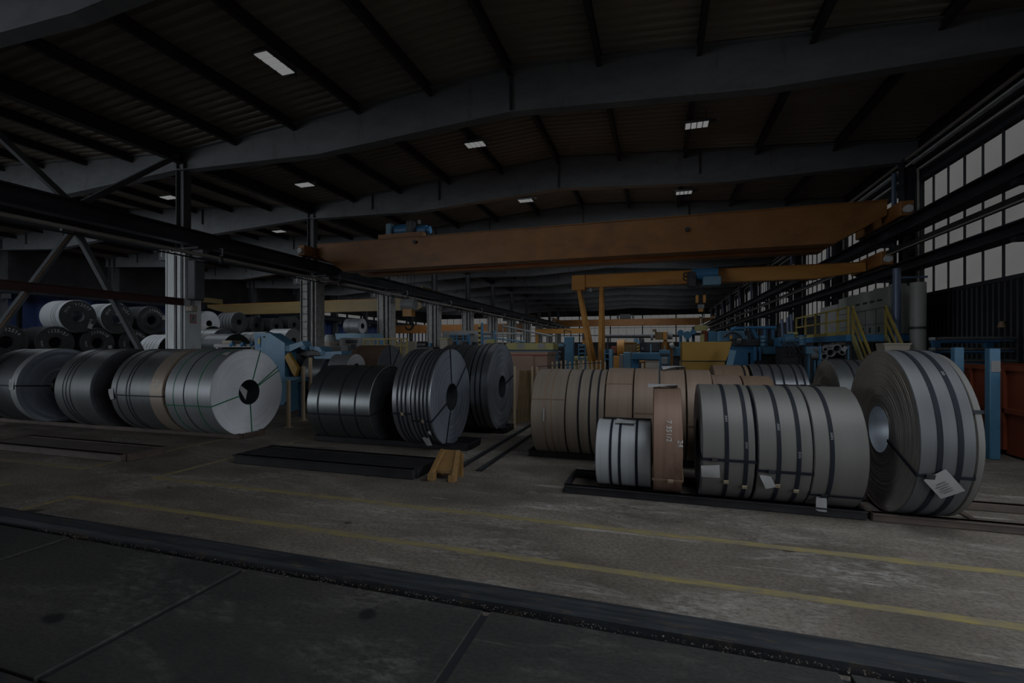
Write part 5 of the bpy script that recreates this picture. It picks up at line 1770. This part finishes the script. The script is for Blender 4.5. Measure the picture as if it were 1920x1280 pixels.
part(t, 'collar', 'dark_steel', tubes=[((6.4, 14.75, 2.3), (6.4, 14.75, 2.36), .19, 20)])
t = thing('riser_pipe', 'thick dark blue riser pipe in front of the switch cabinet', 'pipe', (6.12, 15.2, 0))
part(t, 'pipe_run', 'pipe_blue', tubes=[((6.12, 15.2, 0), (6.12, 15.2, 3.95), .09, 16)])
part(t, 'arm', 'pipe_blue', tubes=[((6.12, 15.2, 3.7), (6.8, 15.2, 3.7), .03, 8)])
t = thing('parts_bin', 'cream steel bin on a stand behind the tall right coil', 'bin', (4.6, 11.6, 0))
a, b = at(1657, 643, 11.6), at(1708, 659, 11.6)
m = MB()
m.add([(a.x, 11.6, a.z), (b.x, 11.6, a.z), (b.x - .03, 11.6, b.z), (a.x + .03, 11.6, b.z), (a.x, 12.0, a.z), (b.x, 12.0, a.z), (b.x - .03, 12.0, b.z), (a.x + .03, 12.0, b.z)],
      [(0, 3, 2, 1), (4, 5, 6, 7), (0, 4, 7, 3), (1, 2, 6, 5), (3, 7, 6, 2)])
m.build('tub', 'machine_cream', t)
MB().box(a.x - .01, b.x + .01, 11.58, 11.6, a.z - .03, a.z).build('rim', 'machine_cream', t)
for x in (a.x + .06, b.x - .1):
    for y in (11.63, 11.93):
        part(t, 'leg', 'machine_dark', boxes=[(x, x + .04, y, y + .04, 0, b.z)])

# ---- skips and blue rack at the right edge
def skip(label, y0, y1, x1=7.0):
    t = thing('steel_skip', label, 'container', (6.4, (y0 + y1) / 2, 0), 'orange red skips at the right')
    x0, h = 5.58, 1.45
    for a in ((x0, x0 + .03, y0, y1), (x1 - .03, x1, y0, y1), (x0 + .03, x1 - .03, y0, y0 + .03), (x0 + .03, x1 - .03, y1 - .03, y1)):
        part(t, 'side_panel', 'skip_orange', boxes=[(*a, .08, h)])
    part(t, 'rim', 'skip_orange', boxes=[(x0 - .04, x0 + .05, y0 - .03, y1 + .03, h - .02, h + .06)])
    part(t, 'rim', 'skip_orange', boxes=[(x1 - .05, x1 + .04, y0 - .03, y1 + .03, h - .02, h + .06)])
    part(t, 'mid_rib', 'skip_orange', boxes=[(x0 - .05, x0, y0, y1, .72, .8)])
    n = 3
    for i in range(n + 1):
        y = y0 + (y1 - y0) * i / n
        part(t, 'rib', 'skip_orange', boxes=[(x0 - .05, x0, y - .04, y + .04, .1, h - .02)])
    part(t, 'bottom', 'skip_orange', boxes=[(x0, x1, y0, y1, .04, .08)])
    for y in (y0 + .3, y1 - .3):
        part(t, 'skid_foot', 'machine_dark', boxes=[(x0 + .02, x1 - .02, y - .06, y + .06, 0, .04)])


skip('orange red steel skip cut off by the right picture edge', 6.9, 10.05)
skip('orange red steel skip between the two blue posts', 10.3, 12.2, 6.7)
t = thing('bar_rack', 'blue rack with two posts holding dark round bars beside the skips', 'rack', (5.2, 10.2, 0))
part(t, 'post', 'machine_blue', cboxes=[(5.13, 5.27, 9.6, 9.74, 0, 1.8, .01)])
part(t, 'post', 'machine_blue', cboxes=[(5.13, 5.27, 10.55, 10.69, 0, 1.82, .01)])
part(t, 'cross_bar', 'deep_blue', boxes=[(5.16, 5.24, 9.74, 10.55, .28, .36)])
part(t, 'notice', 'paper', boxes=[(5.14, 5.26, 9.59, 9.6, 1.42, 1.6)])
t = thing('cantilever_rack', 'dark blue cantilever rack loaded with round bars against the wall', 'rack', (6, 12.9, 0))
for x in (6.0, 6.95):
    part(t, 'post', 'deep_blue', boxes=[(x - .06, x + .06, 13.0, 13.12, 0, 2.0)])
for z in (1.5, 1.75, 1.98):
    part(t, 'arm', 'deep_blue', boxes=[(5.85, 7.05, 12.85, 12.98, z - .06, z - .02)])
    for i in range(5):
        part(t, 'round_bar', 'machine_grey' if i % 2 else 'machine_dark', tubes=[((5.75 + .06 * (i % 3), 12.5 + .09 * i, z + .03), (7.1, 12.5 + .09 * i, z + .03), .04, 10)])
    part(t, 'shelf_plate', 'deep_blue', boxes=[(5.85, 7.05, 12.45, 12.98, z - .02, z - .011)])
t = thing('wall_lamp', 'small rusty lamp fitting on the dark wall cladding at the right', 'lamp', (7.4, 14.2, 2.0))
part(t, 'arm', 'dark_steel', tubes=[((7.57, 13.55, 2.35), (7.45, 13.55, 2.35), .02, 8)])
part(t, 'shade', 'rust_bar', tubes=[((7.45, 13.55, 2.28), (7.45, 13.55, 2.42), .08, 12, .04)])

for o in bpy.data.objects:
    for q in ('_o', '_c'):
        if q in o:
            del o[q]
